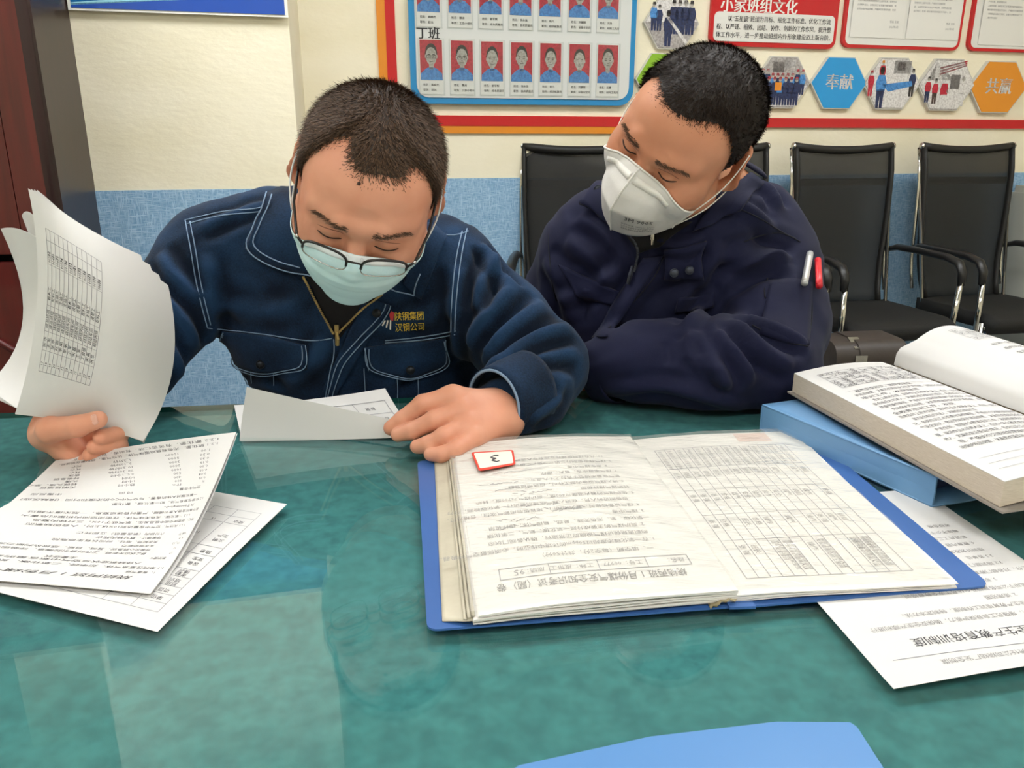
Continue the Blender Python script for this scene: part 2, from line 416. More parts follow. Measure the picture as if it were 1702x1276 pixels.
names = ['高晓杰', '魏涛', '姜军辉', '李永强', '杨凡', '刘朝辉', '吴勇']; jobs = ['班长', '工会小组长', '成本质量员', '技术质量员', '经济核算员', '设备安全员', '材料工具员']
xs_ = [717, 768, 818, 867, 915, 963, 1010]
cw, chh = W(738, 100)[0] - W(699, 100)[0], W(867, 70)[1] - W(867, 158)[1]
def portrait(cx, zt, k, row):
    f = board.part('portrait_card', MB().prism([BP(cx - cw / 2, zt, .028), BP(cx + cw / 2, zt, .028), BP(cx + cw / 2, zt - chh, .028), BP(cx - cw / 2, zt - chh, .028)], WN * .002), M['card'])
    S = lambda u, v: BP(cx - cw / 2 + cw * u, zt - chh * v, .0302)
    ph = chh * .74
    p = Print(); p.rect(cw * .03, chh * .01, cw * .97, ph, 0)
    p.text('姓名：' + names[k], cw * .14, chh * .845, chh * .052, mi=3, bold=.02); p.text('职务：' + jobs[k], cw * .14, chh * .94, chh * .052, mi=3, bold=.02)
    board.part('photo_print', p.onto(S, cw, chh, .0004), [M['photo_red'], M['photo_blue'], M['photo_skin'], M['ink'], M['photo_collar']], under=f)
    p = Print(); hw = cw * (.25 + .02 * ((k * 3) % 3)); hy = chh * (.28 + .012 * (k % 3))
    p.poly([(cw * .03, ph), (cw * .05, ph * .84), (cw * .28, ph * .71), (cw * .5, ph * .67), (cw * .72, ph * .71), (cw * .95, ph * .84), (cw * .97, ph)], 1)
    p.rect(cw * .40, hy, cw * .60, ph * .74, 2)
    board.part('photo_print', p.onto(S, cw, chh, .0008), [M['photo_red'], M['photo_blue'], M['photo_skin']], under=f)
    p = Print(); p.oval(cw * .5, hy - chh * .02, hw * 1.04, chh * .19, 3); p.poly([(cw * .38, ph * .68), (cw * .5, ph * .80), (cw * .62, ph * .68), (cw * .5, ph * .9)], 4)
    board.part('photo_print', p.onto(S, cw, chh, .0011), [M['photo_red'], M['photo_blue'], M['photo_skin'], M['photo_hair'], M['photo_collar']], under=f)
    p = Print(); p.oval(cw * .5, hy + chh * .025, hw * .93, chh * .165, 2)
    for sx in (-1, 1):
        p.oval(cw * .5 + sx * hw * .95, hy + chh * .03, hw * .12, chh * .035, 2)
    board.part('photo_print', p.onto(S, cw, chh, .0014), [M['photo_red'], M['photo_blue'], M['photo_skin']], under=f)
    p = Print()
    for sx in (-1, 1):
        p.rect(cw * .5 + sx * hw * .4 - hw * .2, hy - chh * .012, cw * .5 + sx * hw * .4 + hw * .2, hy, 0); p.rect(cw * .5 + sx * hw * .4 - hw * .15, hy + chh * .018, cw * .5 + sx * hw * .4 + hw * .15, hy + chh * .03, 0)
        if k < 2: p.table([cw * .5 + sx * hw * .42 - hw * .32, cw * .5 + sx * hw * .42 + hw * .32], [hy + chh * .005, hy + chh * .055], .0008, 0)
    p.rect(cw * .5 - hw * .1, hy + chh * .075, cw * .5 + hw * .1, hy + chh * .085, 1); p.rect(cw * .5 - hw * .3, hy + chh * .115, cw * .5 + hw * .3, hy + chh * .125, 0)
    board.part('photo_print', p.onto(S, cw, chh, .0017), [M['photo_hair'], M['photo_dark']], under=f)
    g = MB().prism([BP(cx - cw * .56, zt + .004, .033), BP(cx + cw * .56, zt + .004, .033), BP(cx + cw * .56, zt - chh * 1.03, .033), BP(cx - cw * .56, zt - chh * 1.03, .033)], WN * .0015)
    board.part('card_sleeve', g, M['sleeve'], under=f)
for k, x in enumerate(xs_):
    a = W(x, 110, .03)[0]
    zt = bz0 + (W(867, 70, .03)[1] - W(867, 174, .03)[1])
    portrait(a, zt, k, 0)
    portrait(a - .005, zt + (W(867, 72)[1] - W(867, -40)[1]) * -1, k, 1)
p = Print(); p.text('丁班', 0, 0, .045, 'c', bold=.03)
ca = W(712, 63, .03); S = lambda u, v: BP(ca[0] + u, ca[1] - v, .0285)
board.part('board_lettering', p.onto(S, 1, 1, .0006), M['ink'])

# ------------------------------------------------------------------ red framed panels
M['paperboard'] = mat('panel white', '#e2e0da', .4); M['letter_white'] = mat('white lettering', '#f4f0ea', .4)
def panel(name, label, x0, x1, yb, hgt, wd_):
    a0, a1 = W(x0, 40, .012)[0], W(x1, 40, .012)[0]; zb = W((x0 + min(x1, 1702)) / 2, yb, .012)[1]
    t = Thing(name, label, 'notice board', WP((a0 + a1) / 2, zb, .012))
    t.part('board_border', MB().prism([WP(x, y, .0) for x, y in rrect(a0, zb, a1, zb + hgt, .035)], WN * .016), M['red'])
    return t, a0, a1, zb
t, a0, a1, zb = panel('notice_panel', 'red headed panel of work team rules in white lettering', 1180, 1391, 79, .5, 0)
w_ = a1 - a0; zt = W(1290, 24)[1]
t.part('text_panel', MB().prism([WP(x, y, .016) for x, y in rrect(a0 + .015, zb + .018, a1 - .015, zt, .02)], WN * .003), M['paperboard'])
p = Print(); p.text('小家班组文化', w_ * .07, zb + .5 - W(1250, 19, .016)[1], .058, bold=.035)
S = lambda u, v: WP(a0 + u, zb + .5 - v, .0163); t.part('lettering', p.onto(S, 1, 1, .0006), M['letter_white'])
p = Print(); bh = zt - zb - .018
for i, s in enumerate(['　　以“五星级”班组为目标、细化工作标准、优化工作流', '程、以严谨、细致、团结、协作、创新的工作作风，提升整', '体工作水平，进一步推动班组内外形象建设迈上新台阶。']):
    p.text(s.replace('　', ''), (.075 if i == 0 else .025), zb + .5 - zt + bh * (.3 + .28 * i), .0235, bold=.012, width=(w_ - .11 if i == 0 else w_ - .055))
S = lambda u, v: WP(a0 + u, zb + .5 - v, .0193); t.part('lettering', p.onto(S, 1, 1, .0006), M['ink'])
SAFE = ['煤气安全知识', '认真贯彻落实安全生产责任制', '各岗位员工必须遵守操作规程', '发现隐患及时上报并处理', '严格执行交接班制度', '定期检查设备运行情况', '加强安全教育培训工作', '做好劳动保护用品穿戴', '现场作业必须两人以上', '检测一氧化碳浓度合格后方可进入']
def para(n, chars, seed):
    r = random.Random(seed); s = '，'.join(r.sample(SAFE, len(SAFE))) * 12; out = []; i = 0
    for k in range(n): L = chars if r.random() < .7 else r.randint(chars // 3, chars); out.append(s[i:i + L]); i += L
    return out
def notice(t, xa, xb, yb, seed, off=.0185):
    a, b = W(xa, 40, .016)[0], W(xb, 40, .016)[0]; z = W((xa + xb) / 2, yb, .016)[1]; hh = .36
    S = lambda u, v: WP(a + (b - a) * u, z + hh * (1 - v), off + .004 * math.sin(3 * v))
    pp = t.part('notice_sheet', MB().grid(S, 1, 6, .0005), M['card'])
    p = Print()
    for i, s in enumerate(para(15, 22, seed)): p.text(s, .02, .03 + .016 * i, .0085)
    p.text('签名 王刚', (b - a) - .07, hh - .06, .01); p.text('2021年3月', (b - a) - .07, hh - .04, .01)
    t.part('notice_text', p.onto(S, b - a, hh, .0008), M['faint'], under=pp)
M['faint'] = mat('grey print', '#77767a', .6)
t, a0, a1, zb = panel('notice_panel', 'red framed panel holding two white printed sheets side by side', 1402, 1599, 82, .5, 0)
t.part('text_panel', MB().prism([WP(x, y, .016) for x, y in rrect(a0 + .013, zb + .013, a1 - .013, zb + .487, .025)], WN * .001), M['paperboard'])
notice(t, 1413, 1501, 63, 3); notice(t, 1507, 1594, 66, 4)
t, a0, a1, zb = panel('notice_panel', 'red framed panel cut by the picture edge, holding one cream sheet of dense text', 1613, 1800, 86, .5, 0)
t.part('text_panel', MB().prism([WP(x, y, .016) for x, y in rrect(a0 + .013, zb + .013, a1 - .013, zb + .487, .025)], WN * .001), M['paperboard'])
notice(t, 1629, 1770, 77, 5)

# ------------------------------------------------------------------ hexagon plaques
M['hex_edge'] = mat('clear acrylic edge', '#cfcdc4', .25)
M['hex_green'] = mat('lime green acrylic', '#86b52c', .3); M['hex_blue'] = mat('sky blue acrylic', '#1f96d8', .3); M['hex_orange'] = mat('amber acrylic', '#e39227', .3)
PHOTO = [M['photo_grey'], M['photo_navy'], M['photo_white'], M['photo_skin'], M['photo_red'], M['photo_hair'], M['photo_blue'], M['photo_dark'], M['orange']]
def hexagon(px, py, label, face, draw=None, hw=None):
    c = W(px, py, .02); hw = hw or (W(px + 41, py)[0] - c[0]); hh = W(px, py - 42)[1] - c[1]
    pts = [(-hw, 0), (-hw * .47, -hh), (hw * .47, -hh), (hw, 0), (hw * .47, hh), (-hw * .47, hh)]
    t = Thing('hexagon_plaque', label, 'plaque', WP(c[0], c[1] - hh, 0), 'hexagon plaques on the wall')
    t.part('plaque_back', MB().prism([WP(c[0] + x * 1.02, c[1] + y * 1.02, .0) for x, y in pts], WN * .018), M['hex_edge'])
    t.part('plaque_face', MB().prism([WP(c[0] + x * .98, c[1] + y * .98, .018) for x, y in pts], WN * .002), face)
    if draw:
        def S(u, v): return WP(c[0] - hw + u, c[1] + hh - v, .0202)
        layers = draw(hw * 2, hh * 2)
        for i, p in enumerate(layers): t.part('plaque_print', p.onto(S, 1, 1, .0005 + .0004 * i), PHOTO)
def fig(p, x, y, h, body=1, legs=1, head=3, hat=None):
    w = h * .16
    p.poly([(x - w, y - h * .62), (x - w * .6, y - h * .8), (x + w * .6, y - h * .8), (x + w, y - h * .62), (x + w * .8, y - h * .42), (x - w * .8, y - h * .42)], body)
    p.poly([(x - w * .75, y - h * .45), (x + w * .75, y - h * .45), (x + w * .6, y), (x + w * .1, y), (x, y - h * .3), (x - w * .1, y), (x - w * .6, y)], legs)
    p.oval(x, y - h * .9, h * .065, h * .085, head, 8)
    p.poly([(x - h * .07, y - h * .9), (x - h * .05, y - h * 1.0), (x + h * .05, y - h * 1.0), (x + h * .07, y - h * .9)], 5 if hat is None else hat)
def group_photo(w, h):
    a = Print(); a.poly([(w * .02, h * .5), (w * .26, h * .03), (w * .74, h * .03), (w * .96, h * .46)], 0); a.poly([(w * .05, h * .55), (w * .95, h * .55), (w * .74, h * .97), (w * .27, h * .97)], 2)
    a.rect(w * .3, h * .1, w * .5, h * .3, 7); a.rect(w * .52, h * .06, w * .7, h * .22, 2)
    b = Print()
    for i in range(9): fig(b, w * (.13 + .09 * i), h * (.82 if 1 < i < 7 else .74), h * .5, 1 if i % 2 else 6, 1, 3, 4)
    c = Print()
    for i in range(6): fig(c, w * (.25 + .1 * i), h * .95, h * .56, 1 if i != 2 else 6, 1, 3, 4)
    d = Print(); d.rect(w * .36, h * .5, w * .48, h * .66, 8)
    return [a, b, c, d]
def tug_photo(w, h):
    a = Print(); a.poly([(w * .02, h * .5), (w * .26, h * .03), (w * .74, h * .03), (w * .96, h * .46)], 2); a.poly([(w * .05, h * .52), (w * .95, h * .52), (w * .74, h * .97), (w * .27, h * .97)], 0)
    b = Print()
    for i in range(4): fig(b, w * (.52 + .11 * i), h * .72, h * .66, 1, 1, 3)
    fig(b, w * .16, h * .66, h * .55, 6, 1, 3); fig(b, w * .26, h * .66, h * .5, 1, 1, 3)
    c = Print(); fig(c, w * .43, h * .96, h * .7, 1, 1, 5); c.poly([(w * .4, h * .42), (w * .44, h * .38), (w * .8, h * .86), (w * .76, h * .9)], 2)
    return [a, b, c]
def rescue_photo(w, h):
    a = Print(); a.poly([(w * .02, h * .5), (w * .26, h * .03), (w * .74, h * .03), (w * .98, h * .5), (w * .74, h * .97), (w * .26, h * .97)], 2); a.rect(w * .5, h * .05, w * .8, h * .3, 0); a.rect(w * .56, h * .08, w * .7, h * .24, 7)
    b = Print(); fig(b, w * .12, h * .75, h * .5, 4, 4, 3, 4); fig(b, w * .3, h * .55, h * .5, 4, 0, 3, 8); fig(b, w * .85, h * .75, h * .55, 1, 5, 3)
    c = Print(); fig(c, w * .3, h * .98, h * .8, 6, 1, 5); c.poly([(w * .32, h * .52), (w * .84, h * .44), (w * .86, h * .54), (w * .44, h * .66)], 6)
    return [a, b, c]
def medic_photo(w, h):
    a = Print(); a.poly([(w * .02, h * .5), (w * .26, h * .03), (w * .74, h * .03), (w * .98, h * .5), (w * .74, h * .97), (w * .26, h * .97)], 2); a.poly([(w * .14, h * .42), (w * .28, h * .05), (w * .6, h * .4)], 7)
    for i in range(3): a.poly([(w * .34, h * (.28 - .06 * i)), (w * .8, h * (.1 - .04 * i)), (w * .8, h * (.13 - .04 * i)), (w * .34, h * (.32 - .06 * i))], 4)
    a.rect(w * .55, h * .3, w * .72, h * .6, 7)
    b = Print(); fig(b, w * .17, h * .85, h * .5, 4, 1, 3); fig(b, w * .3, h * .88, h * .5, 4, 7, 3)
    c = Print(); fig(c, w * .46, h * .97, h * .62, 4, 2, 2, 2); fig(c, w * .78, h * .92, h * .6, 2, 2, 3, 2); c.rect(w * .5, h * .58, w * .72, h * .66, 2)
    return [a, b, c]
def word(s):
    def d(w, h): p = Print(); p.text(s, w * .5, h * .6, h * .33, 'c', 2, bold=.03); return [p]
    return d
hexagon(1117, 38, 'hexagon photo plaque of men hauling a white pole, topmost of the hexagons', M['photo_grey'], tug_photo)
hexagon(1103, 132, 'lime green hexagon plaque half hidden behind the dark haired head', M['hex_green'])
hexagon(1301, 137, 'hexagon photo plaque of a lined up crew in blue with red caps', M['photo_grey'], group_photo)
hexagon(1395, 138, 'sky blue hexagon plaque with two white characters', M['hex_blue'], word('奉献'))
hexagon(1483, 139, 'hexagon photo plaque of a blue suited worker bending over a stretcher', M['photo_grey'], rescue_photo)
hexagon(1574, 141, 'hexagon photo plaque of people in red vests and white coveralls', M['photo_grey'], medic_photo)
hexagon(1660, 145, 'amber hexagon plaque with two white characters', M['hex_orange'], word('共赢'))

# ------------------------------------------------------------------ grey cabinet at the right edge
M['ac'] = mat('light grey casing', '#b9b8ad', .45); M['ac_dark'] = mat('dark casing slot', '#33322f', .5)
cb = P(1814, 237, 3.74); cb[2] = 0
ca_ = Thing('metal_cabinet', 'light grey metal cabinet cut by the picture edge beside the mesh chair', 'cabinet', cb)
R_ = Matrix.Rotation(WYAW, 3, 'Z'); Rn = np.array(R_)
def cbx(c, d): return MB().box(cb + Rn @ np.array(c), d, Rn)
ca_.part('cabinet_body', cbx((0, 0, .47), (.5, .28, .86)), M['ac']); ca_.part('cabinet_top', cbx((0, 0, .915), (.47, .27, .03)), M['ac'])
ca_.part('top_slot', cbx((0, -.133, .905), (.40, .01, .008)), M['ac_dark'])
ca_.part('cabinet_door', cbx((0, -.146, .55), (.48, .012, .62)), M['ac']); ca_.part('handle', cbx((-.19, -.157, .78), (.02, .014, .04)), M['ac_dark'])
ca_.part('plinth', cbx((0, 0, .02), (.48, .26, .04)), M['ac_dark'])
# ================================================================== table
e0, e1 = T(330, 674), T(963, 650); TU = (e1 - e0) / np.linalg.norm(e1 - e0); TN = np.array([-TU[1], TU[0], 0])   # along the far edge / away from us
TC = e0 + TU * .5 - TN * .52; TC[2] = 0
TYAW = math.atan2(TU[1], TU[0]); RT = np.array(Matrix.Rotation(TYAW, 3, 'Z'))
def tb(c, d): return MB().box(TC + RT @ np.array(c), d, RT)
M['wood'] = mat('dark table wood', '#3a1c14', .4, noise=('#2a120d', 6, .3, .7), stretch=(1, 8, 8))
M['cloth'] = mat('green baize', '#42807f', .95, spec=.1, noise=('#336a6b', 75, .32, .68), bump=(900, .25, .0006), sheen=.15)
M['glass'] = glassy('table glass', (.95, .985, .978), 1.42, .008)
M['glass_edge'] = mat('green glass edge', '#0f4a42', .15, spec=.8)
TL, TD = 3.4, 1.04
tt = Thing('conference_table', 'long dark wooden conference table under green cloth and glass', 'table', TC)
tt.part('table_board', tb((0, 0, TABLE - .035), (TL - .02, TD - .02, .045)), M['wood'])
for sx in (-1, 1):
    tt.part('pedestal', tb((sx * 1.25, 0, .36), (.1, TD * .7, .68)), M['wood']); tt.part('foot', tb((sx * 1.25, 0, .03), (.16, TD * .8, .06)), M['wood'])
tt.part('modesty_panel', tb((0, 0, .42), (2.4, .03, .5)), M['wood'])
cl = MB(); cl.box(TC + RT @ np.array((0, 0, TABLE - .0105)), (TL, TD, .004), RT)
for sy in (-1, 1): cl.box(TC + RT @ np.array((0, sy * (TD / 2 + .002), TABLE - .07)), (TL, .004, .122), RT)
for sx in (-1, 1): cl.box(TC + RT @ np.array((sx * (TL / 2 + .002), 0, TABLE - .07)), (.004, TD, .122), RT)
o = cl.build('tablecloth', M['cloth']); tag(o, 'green baize cloth covering the whole table under the glass', 'tablecloth')
gl = MB(); V = [TC + RT @ np.array((sx * TL / 2, sy * TD / 2, z)) for sx, sy in ((-1, -1), (1, -1), (1, 1), (-1, 1)) for z in (TABLE - .008, TABLE)]
gl.add(V, [(1, 3, 5, 7), (6, 4, 2, 0)], 0); gl.add(V, [(0, 2, 3, 1), (2, 4, 5, 3), (4, 6, 7, 5), (6, 0, 1, 7)], 1)
o = gl.build('glass_sheet', [M['glass'], M['glass_edge']]); tag(o, 'clear glass sheet lying over the green tablecloth', 'glass top')

# ================================================================== papers
M['paper'] = mat('white paper', '#d3d1ce', .65, spec=.3); M['paper_back'] = mat('paper stack edge', '#d9d5cf', .8)
M['print'] = mat('laser print', '#4b4a4e', .6); M['line'] = mat('thin printed line', '#8b8a8e', .6); M['pencil'] = mat('grey handwriting', '#8e8c8c', .6)
M['faint2'] = mat('faded print', '#8d8a88', .6)
def direction(a, b): d = b - a; return d / np.linalg.norm(d)

# ---- printed sheet with heading, lower left
A = T(250, 987, .004); B = T(393, 718, .07); D0 = T(0, 967, .004); U = direction(A, D0) * .225
Lh = np.linalg.norm(B - A)
S_c = surf([[A, T(330, 862, .022), B], [A + U * .5 + [0, 0, .001], T(215, 870, .012) + 0, T(215, 742, .03)], [A + U, T(-15, 862, .006), T(92, 766, .004)]])
def sheet(name, label, S, pr, Wd, Hd, nu=12, nv=14, group=None, mats=None, under=None, cat='paper sheet', base=None):
    t = Thing(name, label, cat, base if base is not None else S(.5, .5), group)
    t.part('paper', MB().grid(S, nu, nv, .0003), M['paper'], 'auto')
    if pr is not None: t.part('printed_text', pr.onto(S, Wd, Hd), mats or [M['print'], M['line']])
    return t
Wc, Hc = .178, .30
p = Print()
p.text('烧结丙班 1 月份煤气安全知识（宣）', .030, .034, .0092, bold=.01, width=.19)
p.text('1、有毒气体', .013, .046, .0056)
p.text('1.1 单纯性窒息气体，如甲烷、二氧化碳、氮气、氩气等。', .008, .056, .0056, width=.175)
p.text('人体缺氧症状与空气中氧含量的关系', .040, .066, .0056, width=.12)
p.text('氧浓度%', .016, .0775, .0056); p.text('主要症状', .10, .0725, .0056)
p.text('17\n15\n10_12\n6_8\n4以下', .012, .088, .0052, lead=1.85)
for i, s in enumerate(['静止状态无影响，工作时会引起喘息、呼吸困难', '呼吸及心跳急促，耳鸣、目眩，感觉及判断力减弱，肌肉', '失去劳动能力', '失去知觉、呕吐，时间长有生命危险', '呼吸停止，数分钟内死亡', '六分钟内（氧含量低）立即死亡']): p.text(s, .047, .087 + .0085 * i, .0054)
for i, s in enumerate(['1.1.1 天然气，空气中含量达到10%以上时，人会因缺氧而', '死亡。在密闭空间中极易发生，氧气低于10%，三分钟内窒息', '1.1.2 二氧化碳，无色无味气体，在密闭空间内积聚时危害大', '其中毒时会使人意识模糊，严重时昏迷或窒息，一般浓度不超过', '大于9000mg/m3。', '1.2 化学性窒息气体，如一氧化碳、氰化氢', '一氧化碳对人体的毒害，与空气中CO的浓度和时间（接触反应）']): p.text(s, .012 + (.012 if i % 2 == 0 else 0), .144 + .0095 * i, .0054)
p.text('空气中含量', .022, .214, .0054); p.text('时 间', .095, .214, .0054); p.text('中毒反应', .15, .214, .0054)
for i, (a, b, c, d) in enumerate([('%', 'PPm', '', ''), ('0.01', '100', '数小时', '无明显感觉'), ('0.04', '400', '1小时', '轻微头痛、恶心'), ('0.05', '500', '1小时', '头痛'), ('0.10', '1000', '0.5_1小时', '呼吸急促'), ('0.15', '2000', '20_30分钟', '昏迷'), ('0.30', '3000', '10_20分钟', '死亡'), ('0.50', '5000', '5_10分钟', '死亡'), ('1.00', '10000', '1_2分钟', '死亡')]):
    yy = .2225 + .0068 * i
    p.text(a, .018, yy, .0054); p.text(b, .047, yy, .0054); p.text(c, .093, yy, .0052); p.text(d, .142, yy, .0054)
p.text('1.2.1 硫化氢，无色有臭鸡蛋味气体，比空气重，易积聚在低洼处。', .012, .286, .0052, width=.155); p.text('1.2.2 氰化氢，有苦杏仁味，有剧毒，可经皮肤吸收', .012, .2935, .0052, width=.14)
ts = sheet('printed_sheet', 'white printed sheet with a heading lying under the fist at the table edge', S_c, p, Wc, Hc, 14, 18)
S_c2 = lambda u, v: S_c(u, v) * 1 + np.array([.0015, .006, -.0022]) * (1 - v) + np.array([.001, 0, -.0016])
t2_ = sheet('printed_sheet', 'white sheet directly beneath the headed sheet, only its edge showing', S_c2, None, 0, 0, 14, 16)

# ---- table sheet beneath, lower left
A = T(262, 1050, .0006); B = T(477, 838, .0006); U = direction(A, T(0, 985, .0006)) * .297
def S_d(u, v): return A + U * u + (B - A) * v + np.array([0, 0, .0012 * math.sin(3 * v) ** 2])
p = Print(); Wd, Hd = .297, .235
xs = [.012, .017 + .021, .062, .115, .18, .27]; ys = [.025, .043, .062, .085, .104, .125, .158, .18, .205, .222]
p.table([.016, .045, .075, .135, .19, .27], [.022, .034, .046, .058, .073, .086, .112, .128, .175, .190, .205], .0003, 1)
for i, (y, a, b) in enumerate([(.042, '单位', ''), (.053, '项目', ''), (.063, '班组', '学习'), (.069, '培训', '内容'), (.079, '考勤', '10'), (.084, '情况', '10'), (.098, '设备', '11'), (.106, '安全', '11'), (.120, '隐患', '16'), (.143, '文明', '18'), (.152, '生产', '18'), (.183, '成本', '15')]):
    p.text(a, .030, y, .0062, 'c'); p.text(b, .060, y - .002, .0058, 'c')
for i, s in enumerate(para(16, 9, 21)): p.text(s, .079, .052 + .0085 * i, .0056)
sheet('table_sheet', 'white sheet with a ruled table sticking out from under the headed sheet', S_d, p, Wd, Hd, 4, 6, base=S_d(.2, .2))

# ---- right-hand sheet under the binder
A1 = T(1485, 1147, .0008); V1 = direction(A1, T(1352, 995, .0008)); U1 = direction(A1, T(1702, 1117, .0008)); Wg, Hg = .225, .30
def S_g(u, v): return A1 + U1 * Wg * (1 - u) + V1 * Hg * v + np.array([0, 0, .0008 * (1 - math.cos(5 * u)) + .004 * max(0, .06 - v) / .06 * (.5 + .5 * math.sin(4 * u))])
p = Print()
p.text('安全生产教育培训制度', Wg - .045, .049, .0115, 'r', bold=.006)
p.text('陕西汉中钢铁有限责任公司烧结厂安全制度', Wg - .052, .022, .0066, 'r', mi=2); p.rect(.01, .0285, Wg - .018, .0292, 1, 8)
for i, s in enumerate(['各级安全生产教育工作，提高员工安全意识，增强员工自我保护能力，确保安全生产顺利进行', '根据，结合公司安全生产教育培训工作制度，特制定本办法。', '2. 适用范围', '本制度适用于公司各部门及全体员工安全教育培训。', '3. 职责', '3.1 安全环保部，负责厂级安全教育工作，对各部门教育进行检查，厂级安全教育。', '3.2 培训部门，组织教育', '3.3 各单位', '培训计划及实施', '4. 教育内容', '新进员工三级教育', '每年不少于二十学时', '考核合格']):
    yy = .068 + .0125 * i
    if i in (0, 1, 3, 5): p.text(s, Wg - (.022 if i == 0 else .05 + .008 * i), yy, .0063, 'r', 2)
    else: p.text(s, .05 if i < 6 else .024, yy, .0063, 'l', 2)
sheet('printed_sheet', 'white rules sheet reaching from beneath the blue binder towards the table edge', S_g, p, Wg, Hg, 10, 16, mats=[M['print'], M['line'], M['faint2']], base=S_g(.5, .2))

# ================================================================== open binder
M['bind'] = mat('blue binder plastic', '#3d66a6', .35, spec=.5, noise=('#365c98', 5, .3, .7)); M['bind_dark'] = mat('dark binder spine', '#3a3f55', .5)
M['pocket'] = glassy('clear plastic pocket', (.99, .99, .985), 1.45, .16, ('#e6e2d8', .16), (16, .8, .006, (1.2, 3.2, 1)))
M['page'] = mat('binder page', '#dedbd4', .6)
M['page_edge'] = mat('stacked page edges', '#e4e0da', .7)
bd = Thing('ring_binder', 'open blue binder of plastic pocket pages in the middle of the table', 'binder', T(1190, 880))
c0, c1, c2, c3 = T(710, 1050, .001), T(1222, 1010, .001), T(1056, 748, .001), T(694, 768, .001)
cR0, cR1 = T(1647, 976, .003), T(1380, 752, .003)
def rounded_quad(a, b, c, d, r=.012, which=(1, 1, 1, 1), k=5):
    P4 = [a, b, c, d]; out = []
    for i in range(4):
        p = P4[i]; u = direction(p, P4[i - 1]); w = direction(p, P4[(i + 1) % 4])
        if not which[i]: out.append(p); continue
        for j in range(k + 1):
            t = j / k; out.append((p + u * r) * (1 - t) ** 2 + p * 2 * t * (1 - t) + (p + w * r) * t * t)
    return out
bd.part('cover', MB().prism(rounded_quad(c0, c1, c2, c3, .01, (1, 0, 0, 1)), (0, 0, .0018)), M['bind'])
bd.part('cover', MB().prism(rounded_quad(c1 + [.012, 0, 0], cR0, cR1, c2 + [.012, 0, 0], .012, (0, 1, 1, 0)), (0, 0, .0018)), M['bind'])
bd.part('spine', MB().prism([c1 + [-.006, -.004, .001], c1 + [.016, -.003, .001], c2 + [.016, 0, .001], c2 + [-.006, 0, .001]], (0, 0, .0025)), M['bind'])
# left stack of pockets
LA, LB, LC, LD = T(792, 1040, .004), T(1224, 1000, .004), T(1046, 738, .004), T(752, 752, .004)
def stack_quad(A, B, C, D, z0, z1, wob, seed, bulge=.004):
    r = random.Random(seed); k = [r.uniform(-1, 1) for _ in range(6)]
    def S(u, v):
        p = A * (1 - u) * (1 - v) + B * u * (1 - v) + C * u * v + D * (1 - u) * v
        e = min(u, 1 - u, v, 1 - v)
        return p + np.array([wob * k[0] * .3 * math.sin(7 * v + k[3]), wob * .3 * k[1] * math.sin(6 * u + k[2]), z1 - z0 + bulge * math.sin(math.pi * min(1, u)) * (.6 + .4 * math.sin(2 * v + k[5])) + wob * .1 * math.sin(9 * u + 4 * v + k[4])])
    return S
NL = 7
for i in range(NL):
    sh = random.Random(i).uniform(-.004, .004); j = np.array([sh, -.004 * i / NL + sh * .5, 0.0])
    S = stack_quad(LA + j, LB + j * .3, LC + j * .2, LD + j, 0, .0015 + i * .0016, .004, i, .002 + .0004 * i)
    bd.part('pocket_page', MB().grid(S, 10, 10, .0011), M['page'] if i == NL - 1 else M['page_edge'], 'auto')
S_left = stack_quad(LA + j, LB + j * .3, LC + j * .2, LD + j, 0, .0015 + (NL - 1) * .0016, .004, NL - 1, .002 + .0004 * (NL - 1))
S_leftT = lambda u, v: S_left(1 - u, v)   # reading direction runs right to left for us
p = Print(); Wb, Hb = .25, .34
p.text('烧结丙班 1 月份煤气安全知识考试（题）卷', .040, .036, .0125, width=.19, mi=0, bold=.004)
p.table([.03, .075, .125, .175, .225], [.042, .058], .0004, 1)
for x, s in ((.035, '姓名：'), (.079, '工号：00977'), (.13, '工种：皮带工'), (.18, '成绩：')): p.text(s, x, .053, .0075)
p.text('95', .2, .054, .012, mi=2)
r = random.Random(5)
p.text('一、填空题（每空2分，共计50分）', .06, .075, .008)
for i, s in enumerate(['1. 在一氧化碳浓度超过50ppm的环境中作业时，必须佩戴空气呼吸器。', '的职责是保证煤气设施的正常运行，确认各阀门状态', '2. 高炉煤气的主要成分是一氧化碳、氮气、二氧化碳', '一氧化碳、氢、无色无味、易燃、易爆气体，爆炸极限', '3. 煤气中毒', '4. 煤气设备检修时，要关闭阀门，堵盲板后用氮气吹扫，合格方可。', '设备附近的人员，在进入煤气区域前要进行一氧化碳检测，分为', '5. 焦炉煤气的着火温度为600度，高炉煤气为700度，转炉', '转炉煤气爆炸极限', '6. 进入煤气设备内部工作时，应携带报警器', '氧气含量不得低于百分之十九点五。', '7. 煤气事故中毒、着火、爆炸', '8. 发生煤气中毒', '9. 煤气作业类别分三级：一级、二级、三级', '10. 凡在煤气区域作业应有专人监护。']):
    p.text(s, .045 + r.uniform(0, .015), .09 + .0135 * i, .0076)
    if r.random() < .7:
        x = r.uniform(.08, .18)
        for q in range(8): p.text('~', x + .006 * q, .089 + .0135 * i + r.uniform(-.002, .002), .012, mi=2, rot=r.uniform(-.6, .6))
bd.part('printed_text', p.onto(S_leftT, Wb, Hb, .0004), [M['faint2'], M['line'], M['pencil']])
